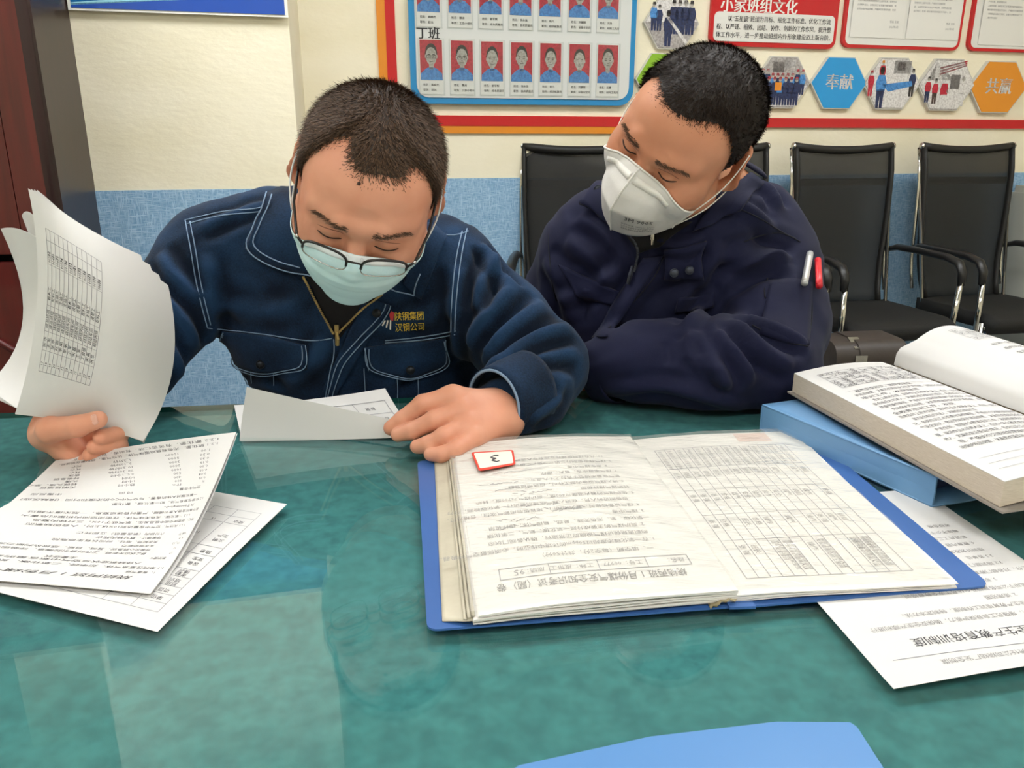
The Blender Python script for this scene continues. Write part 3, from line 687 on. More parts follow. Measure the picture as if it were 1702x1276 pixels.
def crinkle(S, dz, seed, amp=.0012):
    r = random.Random(seed); ph = [r.uniform(0, 6) for _ in range(8)]
    def Q(u, v):
        p = S(u, v)
        w = math.sin(38 * v + 9 * u + 3 * math.sin(5 * u + ph[0]) + ph[1]) * (.25 + max(0, u - .45) * 1.3) + .5 * math.sin(17 * v - 14 * u + ph[2]) + .4 * math.sin(31 * u + 8 * v + ph[3])
        return p + np.array([0, 0, dz + amp * (1 + w) * .6])
    return Q
Lp = lambda u, v: S_left(-.03 + 1.035 * u, .012 + 1.0 * v)
bd.part('clear_pocket', MB().grid(crinkle(Lp, .0012, 3), 60, 70), M['pocket'], True)
# strip of older pockets at the left, between the stack and the cover
St = lambda u, v: T(735, 1033, .003) * (1 - u) * (1 - v) + LA * u * (1 - v) + LD * u * v + T(722, 768, .003) * (1 - u) * v + np.array([0, 0, .004 * u])
M['oldplastic'] = mat('yellowed plastic sheet', '#c9c1ac', .35, noise=('#b5ad99', 20, .3, .7), bump=(40, .6, .002))
bd.part('pocket_edge', MB().grid(crinkle(St, .0005, 9, .0006), 8, 40, .0008), M['oldplastic'], True)
for k_ in range(3):
    S = (lambda kk: (lambda u, v: St(.62 + .12 * kk + .1 * u, v) + np.array([0, 0, .0025 + .0016 * kk])))(k_)
    bd.part('pocket_edge', MB().grid(S, 2, 30, .0008), M['oldplastic'], True)
# right stack
RA, RB, RC, RD = T(1222, 1000, .004), T(1590, 978, .004), T(1318, 722, .004), T(1046, 738, .004)
NR = 4
for i in range(NR):
    sh = random.Random(i + 40).uniform(-.003, .003); j = np.array([sh, sh, 0])
    S = stack_quad(RA + j * .3, RB + j, RC + j, RD + j * .3, 0, .001 + i * .0016, .003, i + 20, .0025)
    bd.part('pocket_page', MB().grid(S, 10, 10, .0011), M['page'] if i == NR - 1 else M['page_edge'], 'auto')
S_rT = lambda u, v: S(1 - u, v)
p = Print(); Wr, Hr = .215, .34
xs = [.028 + .0118 * i for i in range(15)]; ys = [.022, .085, .135, .19, .245, .30]
p.table(xs, ys, .00035, 1)
r = random.Random(2)
for i in range(14):
    for k_, y in enumerate((.075, .125, .18, .235)):
        if r.random() < (.5 if k_ == 0 else .9): p.text(r.choice(['张 强', '合格', '烧结', '班长', '学习', '煤气', '安全', '操作']), xs[i] + .009, y, .0075, mi=0, rot=math.pi / 2)
    if i in (1, 2, 5, 8, 9):
        for q in range(2): p.text(r.choice(SAFE)[:9], xs[i] + .0045 + .005 * q, .08, .0055, mi=0, rot=math.pi / 2)
    p.text(r.choice(SAFE)[:10], xs[i] + .009, .296, .0052, mi=2, rot=math.pi / 2)
bd.part('printed_text', p.onto(S_rT, Wr, Hr, .0004), [M['faint2'], M['line'], M['pencil']])
Rp = lambda u, v: S(.0 + 1.0 * u, .015 + 1.0 * v)
bd.part('clear_pocket', MB().grid(crinkle(Rp, .0012, 5, .0012), 60, 70), M['pocket'], True)
M['pinkish'] = mat('faded pink label', '#d5bdb0', .5)
lab = lambda u, v: Rp(.62 + .2 * u, .90 + .075 * v) + np.array([0, 0, .0004])
bd.part('label', MB().grid(lab, 4, 4, .0002), M['pinkish'])
M['labelred'] = mat('red label frame', '#d8412f', .5); M['label'] = mat('cream label', '#e8e0d2', .5)
# red framed label with a handwritten 3
q4 = [T(796, 783, .021), T(857, 772, .021), T(853, 748, .021), T(783, 752, .021)]
lb = lambda u, v: q4[0] * (1 - u) * (1 - v) + q4[1] * u * (1 - v) + q4[2] * u * v + q4[3] * (1 - u) * v
lo_ = bd.part('label', MB().prism(rounded_quad(*q4, r=.004), (0, 0, .0005)), M['labelred'], label='red framed label with a handwritten three')
bd.part('label_face', MB().prism(rounded_quad(lb(.05, .10), lb(.95, .10), lb(.95, .92), lb(.05, .92), r=.003), (0, 0, .0008)), M['label'], under=lo_)
p = Print(); p.text('3', .5, .72, .62, 'c')
bd.part('label_number', p.onto(lambda u, v: lb(1 - u, v) + np.array([0, 0, .0009]), 1, 1, .0003), M['print'], under=lo_)
# frayed tape at the foot of the spine
M['tape'] = mat('frayed yellow tape', '#b9ab86', .8, noise=('#8d8062', 60, .35, .65))
tp = MB(); r = random.Random(4)
S = lambda u, v: T(1180, 1014, .002) * (1 - u) + T(1226, 1001, .004) * u + np.array([0, .012 * v + .002 * math.sin(20 * u), .002 + .004 * math.sin(3 * u) * (1 - v)])
bd.part('spine_tape', tp.grid(S, 10, 3, .0015), M['tape'], True)

# ================================================================== blue file box
M['box'] = mat('pale blue file box', '#6f9cc6', .4, noise=('#628fbb', 7, .3, .7)); M['box_in'] = mat('dark blue box inside', '#1c2a52', .6)
F0, F1 = T(1263, 714, .001), T(1548, 843, .001); FU = direction(F0, F1); FV = np.array([-FU[1], FU[0], 0]); FL = np.linalg.norm(F1 - F0); hb = .036
fb = Thing('file_box', 'pale blue cardboard file box lying under the thick open book', 'file box', F0 + FU * FL / 2)
def fbp(u, d, z): return F0 + FU * u + FV * d + np.array([0, 0, z])
fb.part('spine_panel', MB().grid(lambda u, v: fbp(FL * u, -.0 + .001 * math.sin(3 * v), hb * v), 8, 2, .0022), M['box'])
def top(u, v):   # the lid sinks towards its open right end
    d = .21 * v; s = u ** 2
    z = hb - (hb - .014) * min(1, d / .05) * s - .006 * v
    return fbp(FL * u + .012 * math.sin(2.2 * min(1, d / .16)) * s, d, z)
fb.part('lid', MB().grid(top, 14, 16, .0022), M['box'], True)
fb.part('bottom', MB().grid(lambda u, v: fbp(FL * u + .012 * math.sin(2.2 * min(1, v / .6)) * u, .21 * v, .0024 + .008 * u * u * max(0, v - .12)), 8, 10, .0022), M['box'], True)
fb.part('inner_flap', MB().grid(lambda u, v: fbp(FL * (.9 + 0 * u), .004 + .2 * u, .003 + (.005 + .02 * (1 - u)) * v), 6, 2, .001), M['box_in'])
fb.part('end_panel', MB().grid(lambda u, v: fbp(.001, .2 * u, hb * .95 * v), 3, 2, .002), M['box'])
# ================================================================== thick open book on the box
M['book_edge'] = mat('worn page edges', '#d2c6b6', .8, noise=('#b9aa96', 120, .3, .7), stretch=(1, 1, 30)); M['cover_worn'] = mat('worn grey cover', '#8d857c', .7)
z0b, zb_ = hb + .006, hb + .034
B0 = T(1320, 620, zb_); B1 = T(1670, 800, zb_); G0 = T(1482, 602, zb_ + .006); G1 = B1 + (G0 - B0) * 1.12
bk_ = Thing('open_book', 'thick worn printed book lying open on the pale blue file box', 'book', (B0 + G1) / 2 * np.array([1, 1, 0]) + [0, 0, TABLE + hb])
def S_bk(u, v):
    p = B0 * (1 - u) * (1 - v) + B1 * u * (1 - v) + G1 * u * v + G0 * (1 - u) * v
    return p + np.array([0, 0, .006 * math.sin(math.pi * v) - .004 * (v > .9) * (v - .9) * 10])
blk = MB(); top_ = np.array([[S_bk(u, v) for v in np.linspace(0, 1, 11)] for u in np.linspace(0, 1, 11)]); blk.gridpts(top_, .0006)
bk_.part('page', blk, M['paper'], 'auto')
def S_edge(u, v): q = S_bk(u, 0); return q + np.array([.004 * math.sin(9 * u) * (1 - v) * .4, -.003 * (1 - v), -(.026 - .004 * math.sin(5 * u)) * (1 - v)])
bl_ = MB(); bot = np.array([[S_bk(u, v) + np.array([0, 0, -.026]) for v in np.linspace(0, 1, 6)] for u in np.linspace(0, 1, 6)])
tp_ = np.array([[S_bk(u, v) + np.array([0, 0, -.0008]) for v in np.linspace(0, 1, 6)] for u in np.linspace(0, 1, 6)])
w = 6; Vv = np.vstack([tp_.reshape(-1, 3), bot.reshape(-1, 3)]); Ff = [(i * w + j, (i + 1) * w + j, (i + 1) * w + j + 1, i * w + j + 1) for i in range(5) for j in range(5)]
Ff += [tuple(x + 36 for x in f[::-1]) for f in Ff]
rim = [(i * w, (i + 1) * w) for i in range(5)] + [(5 * w + j, 5 * w + j + 1) for j in range(5)] + [((i + 1) * w + 5, i * w + 5) for i in range(5)] + [(j + 1, j) for j in range(5)]
bl_.add(Vv, Ff + [(b, a, a + 36, b + 36) for a, b in rim]); bk_.part('page_block', bl_, M['book_edge'])
dU, dV = direction(B0, B1), direction(B0, G0)
cvr = [S_bk(0, 0) - dU * .004 - dV * .005, S_bk(1, 0) + dU * .008 - dV * .004, S_bk(1, 1) + dU * .008 + dV * .2, S_bk(0, 1) - dU * .004 + dV * .16]
bk_.part('book_cover', MB().prism([c + [0, 0, -.0285] for c in cvr], (0, 0, .002)), M['cover_worn'])
# the page that arches over from the gutter
def S_pg(u, v):
    g = S_bk(u, 1.0); d = dV * (.02 + .15 * v) - dU * .01 * math.sin(math.pi * v)
    hgt = .010 + .042 * math.sin(math.pi * min(1, v * .9 + .05)) ** .8 - .012 * v
    if v < .12: d = dV * (.004 + .03 * (v / .12) ** 2 * .5); hgt = .0 + .030 * (v / .12) ** .6
    return g + d + np.array([0, 0, hgt * (1 - .15 * u)])
bk_.part('page', MB().grid(S_pg, 10, 24, .0005), M['paper'], 'auto')
blk2 = MB().grid(lambda u, v: S_pg(u, v) + np.array([0, 0, -.003]) + dV * .002, 8, 20, .018); bk_.part('page_block', blk2, M['book_edge'])
# its print
Lb, Wb2 = np.linalg.norm(B1 - B0), np.linalg.norm(G0 - B0)
SBT = lambda u, v: S_bk(v, u)            # u across the page, v along the gutter
p = Print(); r = random.Random(9)
p.table([Wb2 * .12 + Wb2 * .78 * i / 8 for i in range(9)], [Lb * .07 + Lb * .02 * i for i in range(9)], .0003, 1)
for i in range(8):
    for k_ in range(8):
        if r.random() < .8: p.text(r.choice(['天', '安', '了么', '上班', '记录', '学习', '本', '会']), Wb2 * .13 + Wb2 * .78 * k_ / 8, Lb * .088 + Lb * .02 * i, .0075, mi=0)
for i, s in enumerate(para(17, 26, 31)): p.text(s, Wb2 * (.10 + .05 * (i % 3 == 0)), Lb * (.29 + .032 * i), .0082, mi=0, width=Wb2 * (.8 if len(s) > 20 else .5))
for y in (.27, .87, .905, .94): p.rect(Wb2 * .08, Lb * y, Wb2 * .95, Lb * y + .0005, 1, 8)
bk_.part('printed_text', p.onto(SBT, Wb2, Lb, .0006), [M['print'], M['line']])
SPT = lambda u, v: S_pg(v, .2 + u * .8)
p = Print(); p.table([.03 + .013 * i for i in range(8)], [.02 + .013 * i for i in range(5)], .0003, 1)
for i in range(4):
    for k_ in range(7):
        if r.random() < .7: p.text(r.choice(['天水', '记', '安全', '学', '会议', '汇总']), .032 + .013 * k_, .03 + .013 * i, .008, mi=0)
for i, s in enumerate(para(14, 14, 37)): p.text(s, .03, .10 + .02 * i, .0085, mi=0)
bk_.part('printed_text', p.onto(SPT, .15, Lb, .0006), [M['print'], M['line']])

# ================================================================== blue folder nearest to us
M['folder'] = mat('light blue folder', '#4f82ba', .35)
g0, g1 = T(1418, 1206, .004), T(1320, 1202, .004)
fo = Thing('plastic_folder', 'light blue plastic folder at the near edge of the table', 'folder', T(1180, 1260))
pl_ = [T(1412, 1204, .004), T(1424, 1212, .004), T(1500, 1330, .004), T(760, 1345, .004), T(862, 1276, .004), T(1080, 1228, .004), T(1290, 1203, .004)]
fo.part('folder_cover', MB().prism(pl_, (0, 0, .002)), M['folder']); fo.part('folder_back', MB().prism([c - [0, 0, .003] for c in pl_], (0, 0, .0015)), M['folder'])
fo.part('folder_sheet', MB().prism([c * .98 + T(1180, 1290, .004) * .02 - [0, 0, .0013] for c in pl_], (0, 0, .001)), M['paper'])

# ================================================================== lifted sheets in the middle
S_m = surf([[T(400, 722, .003), T(395, 700, .008), P(389, 673, 1.06)], [T(560, 716, .002), T(545, 700, .012), P(510, 664, 1.08)], [T(690, 712, .002), P(668, 690, 1.0), P(640, 645, 1.07)]])
p = Print(); p.table([.12, .155, .20], [.02, .045, .07, .095], .0004, 1); p.text('班 组', .167, .035, .006); p.text('一 二 三 四', .160, .06, .006); p.text('内 容', .167, .085, .006)
SmT = lambda u, v: S_m(u, 1 - v)
sheet('table_sheet', 'white sheet with a ruled table lying behind the folded up grey sheet', S_m, None, .21, .12, 12, 8, base=S_m(.5, .3)).part('printed_text', p.onto(SmT, .21, .11), [M['print'], M['line']])
S_f = surf([[P(398, 733, .975), P(403, 690, .985), P(410, 643, .99)], [P(530, 731, .97), P(531, 700, .975), P(533, 671, .98)], [P(668, 727, .955), P(664, 712, .96), P(661, 699, .965)]])
o = sheet('folded_sheet', 'grey looking sheet lifted by the hand, its blank back towards us', S_f, None, 0, 0, 14, 8)

# ================================================================== upright stack of sheets in the left hand
YL = .90
S_u = surf([[P(47, 313, .93), P(62, 500, .89), P(25, 688, .87)], [P(163, 393, .91), P(165, 545, .865), P(131, 704, .888)], [P(279, 474, .98), P(287, 610, .95), P(238, 733, .88)]])
Wu, Hu = .21, .27
p = Print()
xs = [Wu * (.10 + .0335 * i) for i in range(13)]; ys = [Hu * y for y in (.15, .205, .255, .315, .395, .50, .615, .70, .795)]
rot = math.pi / 2
p.table([xs[0], *xs[1:]], [ys[0], ys[1], ys[8]], .0003, 1)
for y in (ys[3], ys[5], ys[6], ys[7]): p.rect(xs[0], y - .0002, xs[-1], y + .0002, 1, 10)
r = random.Random(12)
for i in range(12):
    x = xs[i] + .0052
    p.text(str(17 + i), x, ys[8] - .008, .0052, rot=rot); p.text(r.choice(['王 军', '李 明', '工会组', '张 华', '宋 磊', '赵 刚']), x, ys[7] - .004, .0056, rot=rot); p.text(r.choice(['烧结车间', '成品班组', '烧结丙班']), x, ys[6] - .004, .0056, rot=rot)
    p.text(r.choice(['皮带工', '主抽工', '看火工', '配料工']), x, ys[5] - .006, .0056, rot=rot); p.text('00' + str(r.randint(120, 990)), x, ys[3] - .002, .0056, rot=rot); p.text(r.choice(['75', '95', '96', '92', '90', '7']), x, ys[2] + .006, .0066, rot=rot)
tagstack = 'sheets held upright in the fist'
st = sheet('held_sheet', 'front sheet of the upright stack, printed with a sideways table', S_u, p, Wu, Hu, 16, 18, group=tagstack)
for i, (dx, dy, dY, lab_) in enumerate([(-.012, -.004, .012, 'second sheet of the upright stack, its corner stepping out above the first'), (-.024, -.002, .022, 'third sheet of the upright stack, its corner stepping out above the second'), (-.036, .002, .032, 'rearmost sheet of the upright stack, its corner touching the denim sleeve side')]):
    def S_k(u, v, dx=dx, dy=dy, dY=dY):
        q = S_u(u, v); nn = np.cross(S_u(u + .01, v) - q, S_u(u, v + .01) - q); nn /= np.linalg.norm(nn); nn = nn if nn @ (q - CAM) > 0 else -nn
        k = -dx / .012; e = k * u * (1 - v)
        return S_u(u - .035 * e, v - .042 * e) + nn * k * (.0012 + .0022 * (1 - v))
    sheet('held_sheet', lab_, S_k, None, 0, 0, 16, 18, group=tagstack)
# two sheets curling away to the left
S_b1 = surf([[P(1, 380, .98), P(38, 530, .98), P(-22, 640, .92)], [P(30, 380, .985), P(52, 535, .975), P(12, 668, .90)], [P(62, 395, .98), P(72, 530, .96), P(50, 690, .885)]])
sheet('held_sheet', 'loose sheet curling away at the far side of the upright stack', S_b1, None, 0, 0, 10, 14, group=tagstack)
S_b2 = surf([[P(36, 358, 1.0), P(58, 520, 1.0), P(-30, 652, .94)], [P(48, 352, 1.0), P(60, 525, .99), P(5, 668, .92)], [P(66, 372, .99), P(80, 530, .97), P(56, 692, .89)]])
sheet('held_sheet', 'loose sheet between the front stack and the curling sheet', S_b2, None, 0, 0, 10, 14, group=tagstack)
# ================================================================== modelling figures as implicit surfaces
class Field:
    def __init__(s, lo, hi, h):
        s.lo = np.array(lo, float); s.h = h; n = np.ceil((np.array(hi) - s.lo) / h).astype(int) + 1
        s.ax = [s.lo[i] + h * np.arange(n[i]) for i in range(3)]; s.F = np.full(n, 1.0, np.float32)
    def _sl(s, lo, hi):
        out = []
        for i in range(3):
            a = int(np.clip(np.floor((lo[i] - s.lo[i]) / s.h), 0, s.F.shape[i])); b = int(np.clip(np.ceil((hi[i] - s.lo[i]) / s.h) + 1, 0, s.F.shape[i])); out.append(slice(a, b))
        return tuple(out)
    def _go(s, lo, hi, fn, k, op):
        m = max(k, 0) * 1.2 + 3 * s.h; sl = s._sl(np.array(lo) - m, np.array(hi) + m)
        X = s.ax[0][sl[0]][:, None, None].astype(np.float32); Y = s.ax[1][sl[1]][None, :, None].astype(np.float32); Z = s.ax[2][sl[2]][None, None, :].astype(np.float32)
        if min(X.size, Y.size, Z.size) == 0: return s
        d = fn(X, Y, Z); a = s.F[sl]
        if op == 'cut': d = -d; a2 = np.maximum(a, d); sg = 1
        else: a2 = np.minimum(a, d); sg = -1
        if k > 0:
            hh = np.maximum(k - np.abs(a - d), 0) / k; a2 = a2 + sg * hh * hh * k * .25
        s.F[sl] = a2; return s
    def ell(s, c, r, k=0.0, R=None, op='add'):
        c = np.array(c, float); r = np.array(r, float) * np.ones(3); rm = r.max() if R is not None else r
        Rt = None if R is None else np.array(R).T
        def fn(X, Y, Z):
            x, y, z = X - c[0], Y - c[1], Z - c[2]
            if Rt is not None: x, y, z = (Rt[0, 0] * x + Rt[0, 1] * y + Rt[0, 2] * z, Rt[1, 0] * x + Rt[1, 1] * y + Rt[1, 2] * z, Rt[2, 0] * x + Rt[2, 1] * y + Rt[2, 2] * z)
            k0 = np.sqrt((x / r[0]) ** 2 + (y / r[1]) ** 2 + (z / r[2]) ** 2); k1 = np.sqrt((x / r[0] ** 2) ** 2 + (y / r[1] ** 2) ** 2 + (z / r[2] ** 2) ** 2) + 1e-9
            return k0 * (k0 - 1) / k1
        return s._go(c - rm, c + rm, fn, k, op)
    def cone(s, a, b, ra, rb, k=0.0, op='add', sq=None):
        """capsule with two radii; sq=(axis, factor) flattens it along a direction"""
        a = np.array(a, float); b = np.array(b, float); ba = b - a; L = max(ba @ ba, 1e-12); rm = max(ra, rb)
        def fn(X, Y, Z):
            x, y, z = X - a[0], Y - a[1], Z - a[2]
            t = np.clip((x * ba[0] + y * ba[1] + z * ba[2]) / L, 0, 1)
            x, y, z = x - t * ba[0], y - t * ba[1], z - t * ba[2]
            if sq is not None:
                n = np.array(sq[0]); dn = x * n[0] + y * n[1] + z * n[2]; q = (1 / sq[1] - 1) * dn; x, y, z = x + q * n[0], y + q * n[1], z + q * n[2]
            return np.sqrt(x * x + y * y + z * z) - (ra + (rb - ra) * t)
        return s._go(np.minimum(a, b) - rm, np.maximum(a, b) + rm, fn, k, op)
    def chain(s, pts, rs, k=0.0, kk=None, op='add', sq=None):
        for i in range(len(pts) - 1): s.cone(pts[i], pts[i + 1], rs[i], rs[i + 1], k if i == 0 or kk is None else kk, op, sq)
        return s
    def mesh(s):
        F = s.F; S = F < 0; c = np.zeros(tuple(n - 1 for n in F.shape), np.uint8)
        offs = [(i, j, k) for i in (0, 1) for j in (0, 1) for k in (0, 1)]
        def sub(A, o): return A[o[0]:A.shape[0] - 1 + o[0], o[1]:A.shape[1] - 1 + o[1], o[2]:A.shape[2] - 1 + o[2]]
        for o in offs: c += sub(S, o)
        act = (c > 0) & (c < 8); ids = np.argwhere(act); idx = np.full(act.shape, -1, np.int64); idx[act] = np.arange(len(ids))
        acc = np.zeros((len(ids), 3)); cnt = np.zeros(len(ids))
        for o in offs:
            for ax in range(3):
                if o[ax]: continue
                p = list(o); p[ax] = 1
                fa = F[ids[:, 0] + o[0], ids[:, 1] + o[1], ids[:, 2] + o[2]]; fb = F[ids[:, 0] + p[0], ids[:, 1] + p[1], ids[:, 2] + p[2]]
                m = (fa < 0) != (fb < 0); t = np.where(m, fa / (fa - fb + 1e-20), 0)
                q = np.array(o, float)[None] + t[:, None] * (np.array(p) - np.array(o))[None]; acc[m] += q[m]; cnt += m
        V = s.lo + (ids + acc / cnt[:, None]) * s.h; Q = []
        for ax in range(3):
            u, w = (ax + 1) % 3, (ax + 2) % 3
            A = np.moveaxis(S, ax, 0); d = A[:-1] != A[1:]; e = np.argwhere(d); ins = A[:-1][d]
            full = np.zeros((len(e), 3), int); order = [ax] + [i for i in range(3) if i != ax]
            for i, q in enumerate(order): full[:, q] = e[:, i]
            ok = (full[:, u] > 0) & (full[:, w] > 0) & (full[:, u] < S.shape[u] - 1) & (full[:, w] < S.shape[w] - 1); full = full[ok]; ins = ins[ok]
            def cell(du, dw): g = full.copy(); g[:, u] += du; g[:, w] += dw; return idx[g[:, 0], g[:, 1], g[:, 2]]
            q = np.stack([cell(-1, -1), cell(0, -1), cell(0, 0), cell(-1, 0)], 1); q[~ins] = q[~ins][:, ::-1]; Q.append(q)
        Q = np.vstack(Q); Q = Q[(Q >= 0).all(1)]
        return V, Q
    def at(s, p):
        g = (np.asarray(p) - s.lo) / s.h; n = np.array(s.F.shape) - 2; i = np.clip(np.floor(g).astype(int), 0, n); t = np.clip(g - i, 0, 1); r = 0
        for o in ((0, 0, 0), (0, 0, 1), (0, 1, 0), (0, 1, 1), (1, 0, 0), (1, 0, 1), (1, 1, 0), (1, 1, 1)):
            w = 1
            for a in range(3): w = w * (t[:, a] if o[a] else 1 - t[:, a])
            r = r + w * s.F[i[:, 0] + o[0], i[:, 1] + o[1], i[:, 2] + o[2]]
        return r
    def push(s, p, d, it=4):
        """move points outwards until they stand d clear of the surface"""
        p = np.array(p, float)
        for _ in range(it):
            f = s.at(p); g = np.stack([(s.at(p + e) - s.at(p - e)) for e in np.eye(3) * s.h], 1); g /= np.linalg.norm(g, axis=1, keepdims=True) + 1e-9
            m = np.maximum(d - f, 0); p = p + g * m[:, None]
        return p
def vnormals(V, Q):
    n = np.cross(V[Q[:, 2]] - V[Q[:, 0]], V[Q[:, 3]] - V[Q[:, 1]]); N = np.zeros_like(V)
    for i in range(4): np.add.at(N, Q[:, i], n)
    return N / (np.linalg.norm(N, axis=1, keepdims=True) + 1e-12)
def relax(V, Q, n=2, f=.5):
    for _ in range(n):
        A = np.zeros_like(V); c = np.zeros(len(V))
        for a, b in ((0, 1), (1, 2), (2, 3), (3, 0)):
            np.add.at(A, Q[:, a], V[Q[:, b]]); np.add.at(A, Q[:, b], V[Q[:, a]]); np.add.at(c, Q[:, a], 1); np.add.at(c, Q[:, b], 1)
        V = V * (1 - f) + f * A / c[:, None]
    return V
def meshobj(name, V, Q, mats, parent=None, base=(0, 0, 0), smooth=True):
    me = bpy.data.meshes.new(name); V = V - np.array(base); Q = np.asarray(Q)
    me.vertices.add(len(V)); me.vertices.foreach_set('co', V.astype(np.float32).ravel())
    k = Q.shape[1]; me.loops.add(Q.size); me.loops.foreach_set('vertex_index', Q.astype(np.int32).ravel())
    me.polygons.add(len(Q)); me.polygons.foreach_set('loop_start', np.arange(0, Q.size, k, dtype=np.int32)); me.polygons.foreach_set('loop_total', np.full(len(Q), k, np.int32))
    me.update(calc_edges=True); me.validate(); me.polygons.foreach_set('use_smooth', [smooth] * len(me.polygons))
    for m in (mats if isinstance(mats, (list, tuple)) else [mats]): me.materials.append(m)
    o = bpy.data.objects.new(name, me); COL.objects.link(o); o.parent = parent
    return o
class Skin:
    """a finished surface that details are laid on, by casting measuring rays"""
    def __init__(s, V, Q): s.V, s.Q = V, Q; s.b = BVHTree.FromPolygons(V.tolist(), Q.tolist())
    def px(s, x, y, off=0.0):
        d = Vector(ray(x, y)).normalized(); h = s.b.ray_cast(Vector(CAM), d)
        if h[0] is None:
            best = None     # outside the outline: nearest point of the surface to the ray
            for t in np.linspace(.7, 1.7, 60):
                q = Vector(CAM) + d * t; r = s.b.find_nearest(q)
                if best is None or r[3] < best[3]: best = r
            h = best
        p, n = np.array(h[0]), np.array(h[1])
        if n @ (CAM - p) < 0: n = -n
        return p + n * off
    def near(s, p, off=0.0):
        h = s.b.find_nearest(Vector(p)); return np.array(h[0]) + np.array(h[1]) * off
    def line(s, pts, off=0.0, n=None):
        pts = [np.array(p, float) for p in pts]; L = np.cumsum([0] + [np.linalg.norm(b - a) for a, b in zip(pts, pts[1:])]); n = n or max(6, int(L[-1] / 7))
        out = []
        for t in np.linspace(0, L[-1], n):
            i = min(np.searchsorted(L, t, 'right') - 1, len(pts) - 2); f = (t - L[i]) / (L[i + 1] - L[i] + 1e-9)
            p0 = pts[max(i - 1, 0)]; p1 = pts[i]; p2 = pts[i + 1]; p3 = pts[min(i + 2, len(pts) - 1)]
            q = .5 * ((2 * p1) + (p2 - p0) * f + (2 * p0 - 5 * p1 + 4 * p2 - p3) * f * f + (3 * p1 - p0 - 3 * p2 + p3) * f ** 3)
            out.append(s.px(q[0], q[1], off))
        for _ in range(2): out = [out[0]] + [(out[i - 1] + 2 * out[i] + out[i + 1]) / 4 for i in range(1, len(out) - 1)] + [out[-1]]
        return out
    def patch(s, top, bot, nu=14, nv=8, off=.004, th=.003, bulge=0.0, sm=2):
        """cloth patch between two outlines (left to right) laid on the surface"""
        def along(pl, t):
            pl = [np.array(p, float) for p in pl]; L = np.cumsum([0] + [np.linalg.norm(b - a) for a, b in zip(pl, pl[1:])]); d = t * L[-1]
            i = min(np.searchsorted(L, d, 'right') - 1, len(pl) - 2); f = (d - L[i]) / (L[i + 1] - L[i] + 1e-9); return pl[i] * (1 - f) + pl[i + 1] * f
        A = np.zeros((nu + 1, nv + 1, 3))
        for i in range(nu + 1):
            a, b = along(top, i / nu), along(bot, i / nu)
            for j in range(nv + 1):
                q = a + (b - a) * j / nv; A[i, j] = s.px(q[0], q[1], off + bulge * math.sin(math.pi * i / nu) * math.sin(math.pi * j / nv))
        for _ in range(sm):
            B = A.copy(); B[1:-1] += .25 * (A[:-2] + A[2:] - 2 * A[1:-1]); C = B.copy(); C[:, 1:-1] += .25 * (B[:, :-2] + B[:, 2:] - 2 * B[:, 1:-1]); A = C
        n = np.cross(A[1, 0] - A[0, 0], A[0, 1] - A[0, 0])
        if n @ (CAM - A[0, 0]) < 0: A = A[:, ::-1]
        return MB().gridpts(A, th)
def displace(V, N, lines, limit=.35):
    """folds: (points, height, half width, hollow share)"""
    out = np.zeros(len(V))
    for pts, amp, wid, hol in lines:
        P0 = np.array(pts[:-1]); P1 = np.array(pts[1:]); lo = np.minimum(P0, P1).min(0) - 3 * wid; hi = np.maximum(P0, P1).max(0) + 3 * wid
        m = np.where(((V > lo) & (V < hi)).all(1))[0]
        if not len(m): continue
        v = V[m]; best = np.full(len(m), 9.0); tt = np.zeros(len(m)); n = len(P0)
        for i in range(n):
            d = P1[i] - P0[i]; t = np.clip(((v - P0[i]) @ d) / (d @ d + 1e-12), 0, 1); r = np.linalg.norm(v - P0[i] - t[:, None] * d, axis=1); w = r < best; best[w] = r[w]; tt[w] = (i + t[w]) / n
        x = best / wid; fade = np.clip(np.minimum(tt, 1 - tt) * 5, 0, 1) ** .7
        out[m] += amp * fade * (np.exp(-x * x * 1.4) - hol * np.exp(-((x - 1.5) ** 2) * 2.2))
    return V + N * out[:, None]
def RotH(ro, ps, ph):
    return np.array(Matrix.Rotation(math.radians(ro), 3, 'Y') @ Matrix.Rotation(math.radians(ps), 3, 'Z') @ Matrix.Rotation(math.radians(ph), 3, 'X'))

# ------------------------------------------------------------------ skin and hair materials
def skin_mat(name, c1, c2):
    m = mat(name, c1, .48, spec=.4, noise=(c2, 22, .25, .7), bump=(260, .12, .0008)); b = m.node_tree.nodes['Principled BSDF']
    b.inputs['Subsurface Weight'].default_value = .12; b.inputs['Subsurface Radius'].default_value = (.012, .005, .003); b.inputs['Subsurface Scale'].default_value = .6
    return m
M['skin1'] = skin_mat('warm skin', '#dd9f83', '#d28f72'); M['skin2'] = skin_mat('tanned skin', '#cd9070', '#c18060')
M['nail'] = mat('fingernail', '#dba793', .3)
M['hair1'] = mat('dark brown cropped hair', '#735a47', .55, spec=.15, noise=('#2f231b', 330, .32, .68)); M['scalp1'] = mat('scalp under brown hair', '#46352b', .6, noise=('#2e221b', 70, .3, .7)); M['scalp2'] = mat('scalp under black hair', '#231a16', .6); M['brow'] = mat('soft dark eyebrow', '#5e4535', .6); M['hair2'] = mat('black cropped hair', '#382b22', .55, spec=.15, noise=('#120d0b', 330, .32, .68))
M['crease'] = mat('eyelid crease', '#96604a', .7); M['lash'] = mat('dark lash line', '#3a241b', .7)

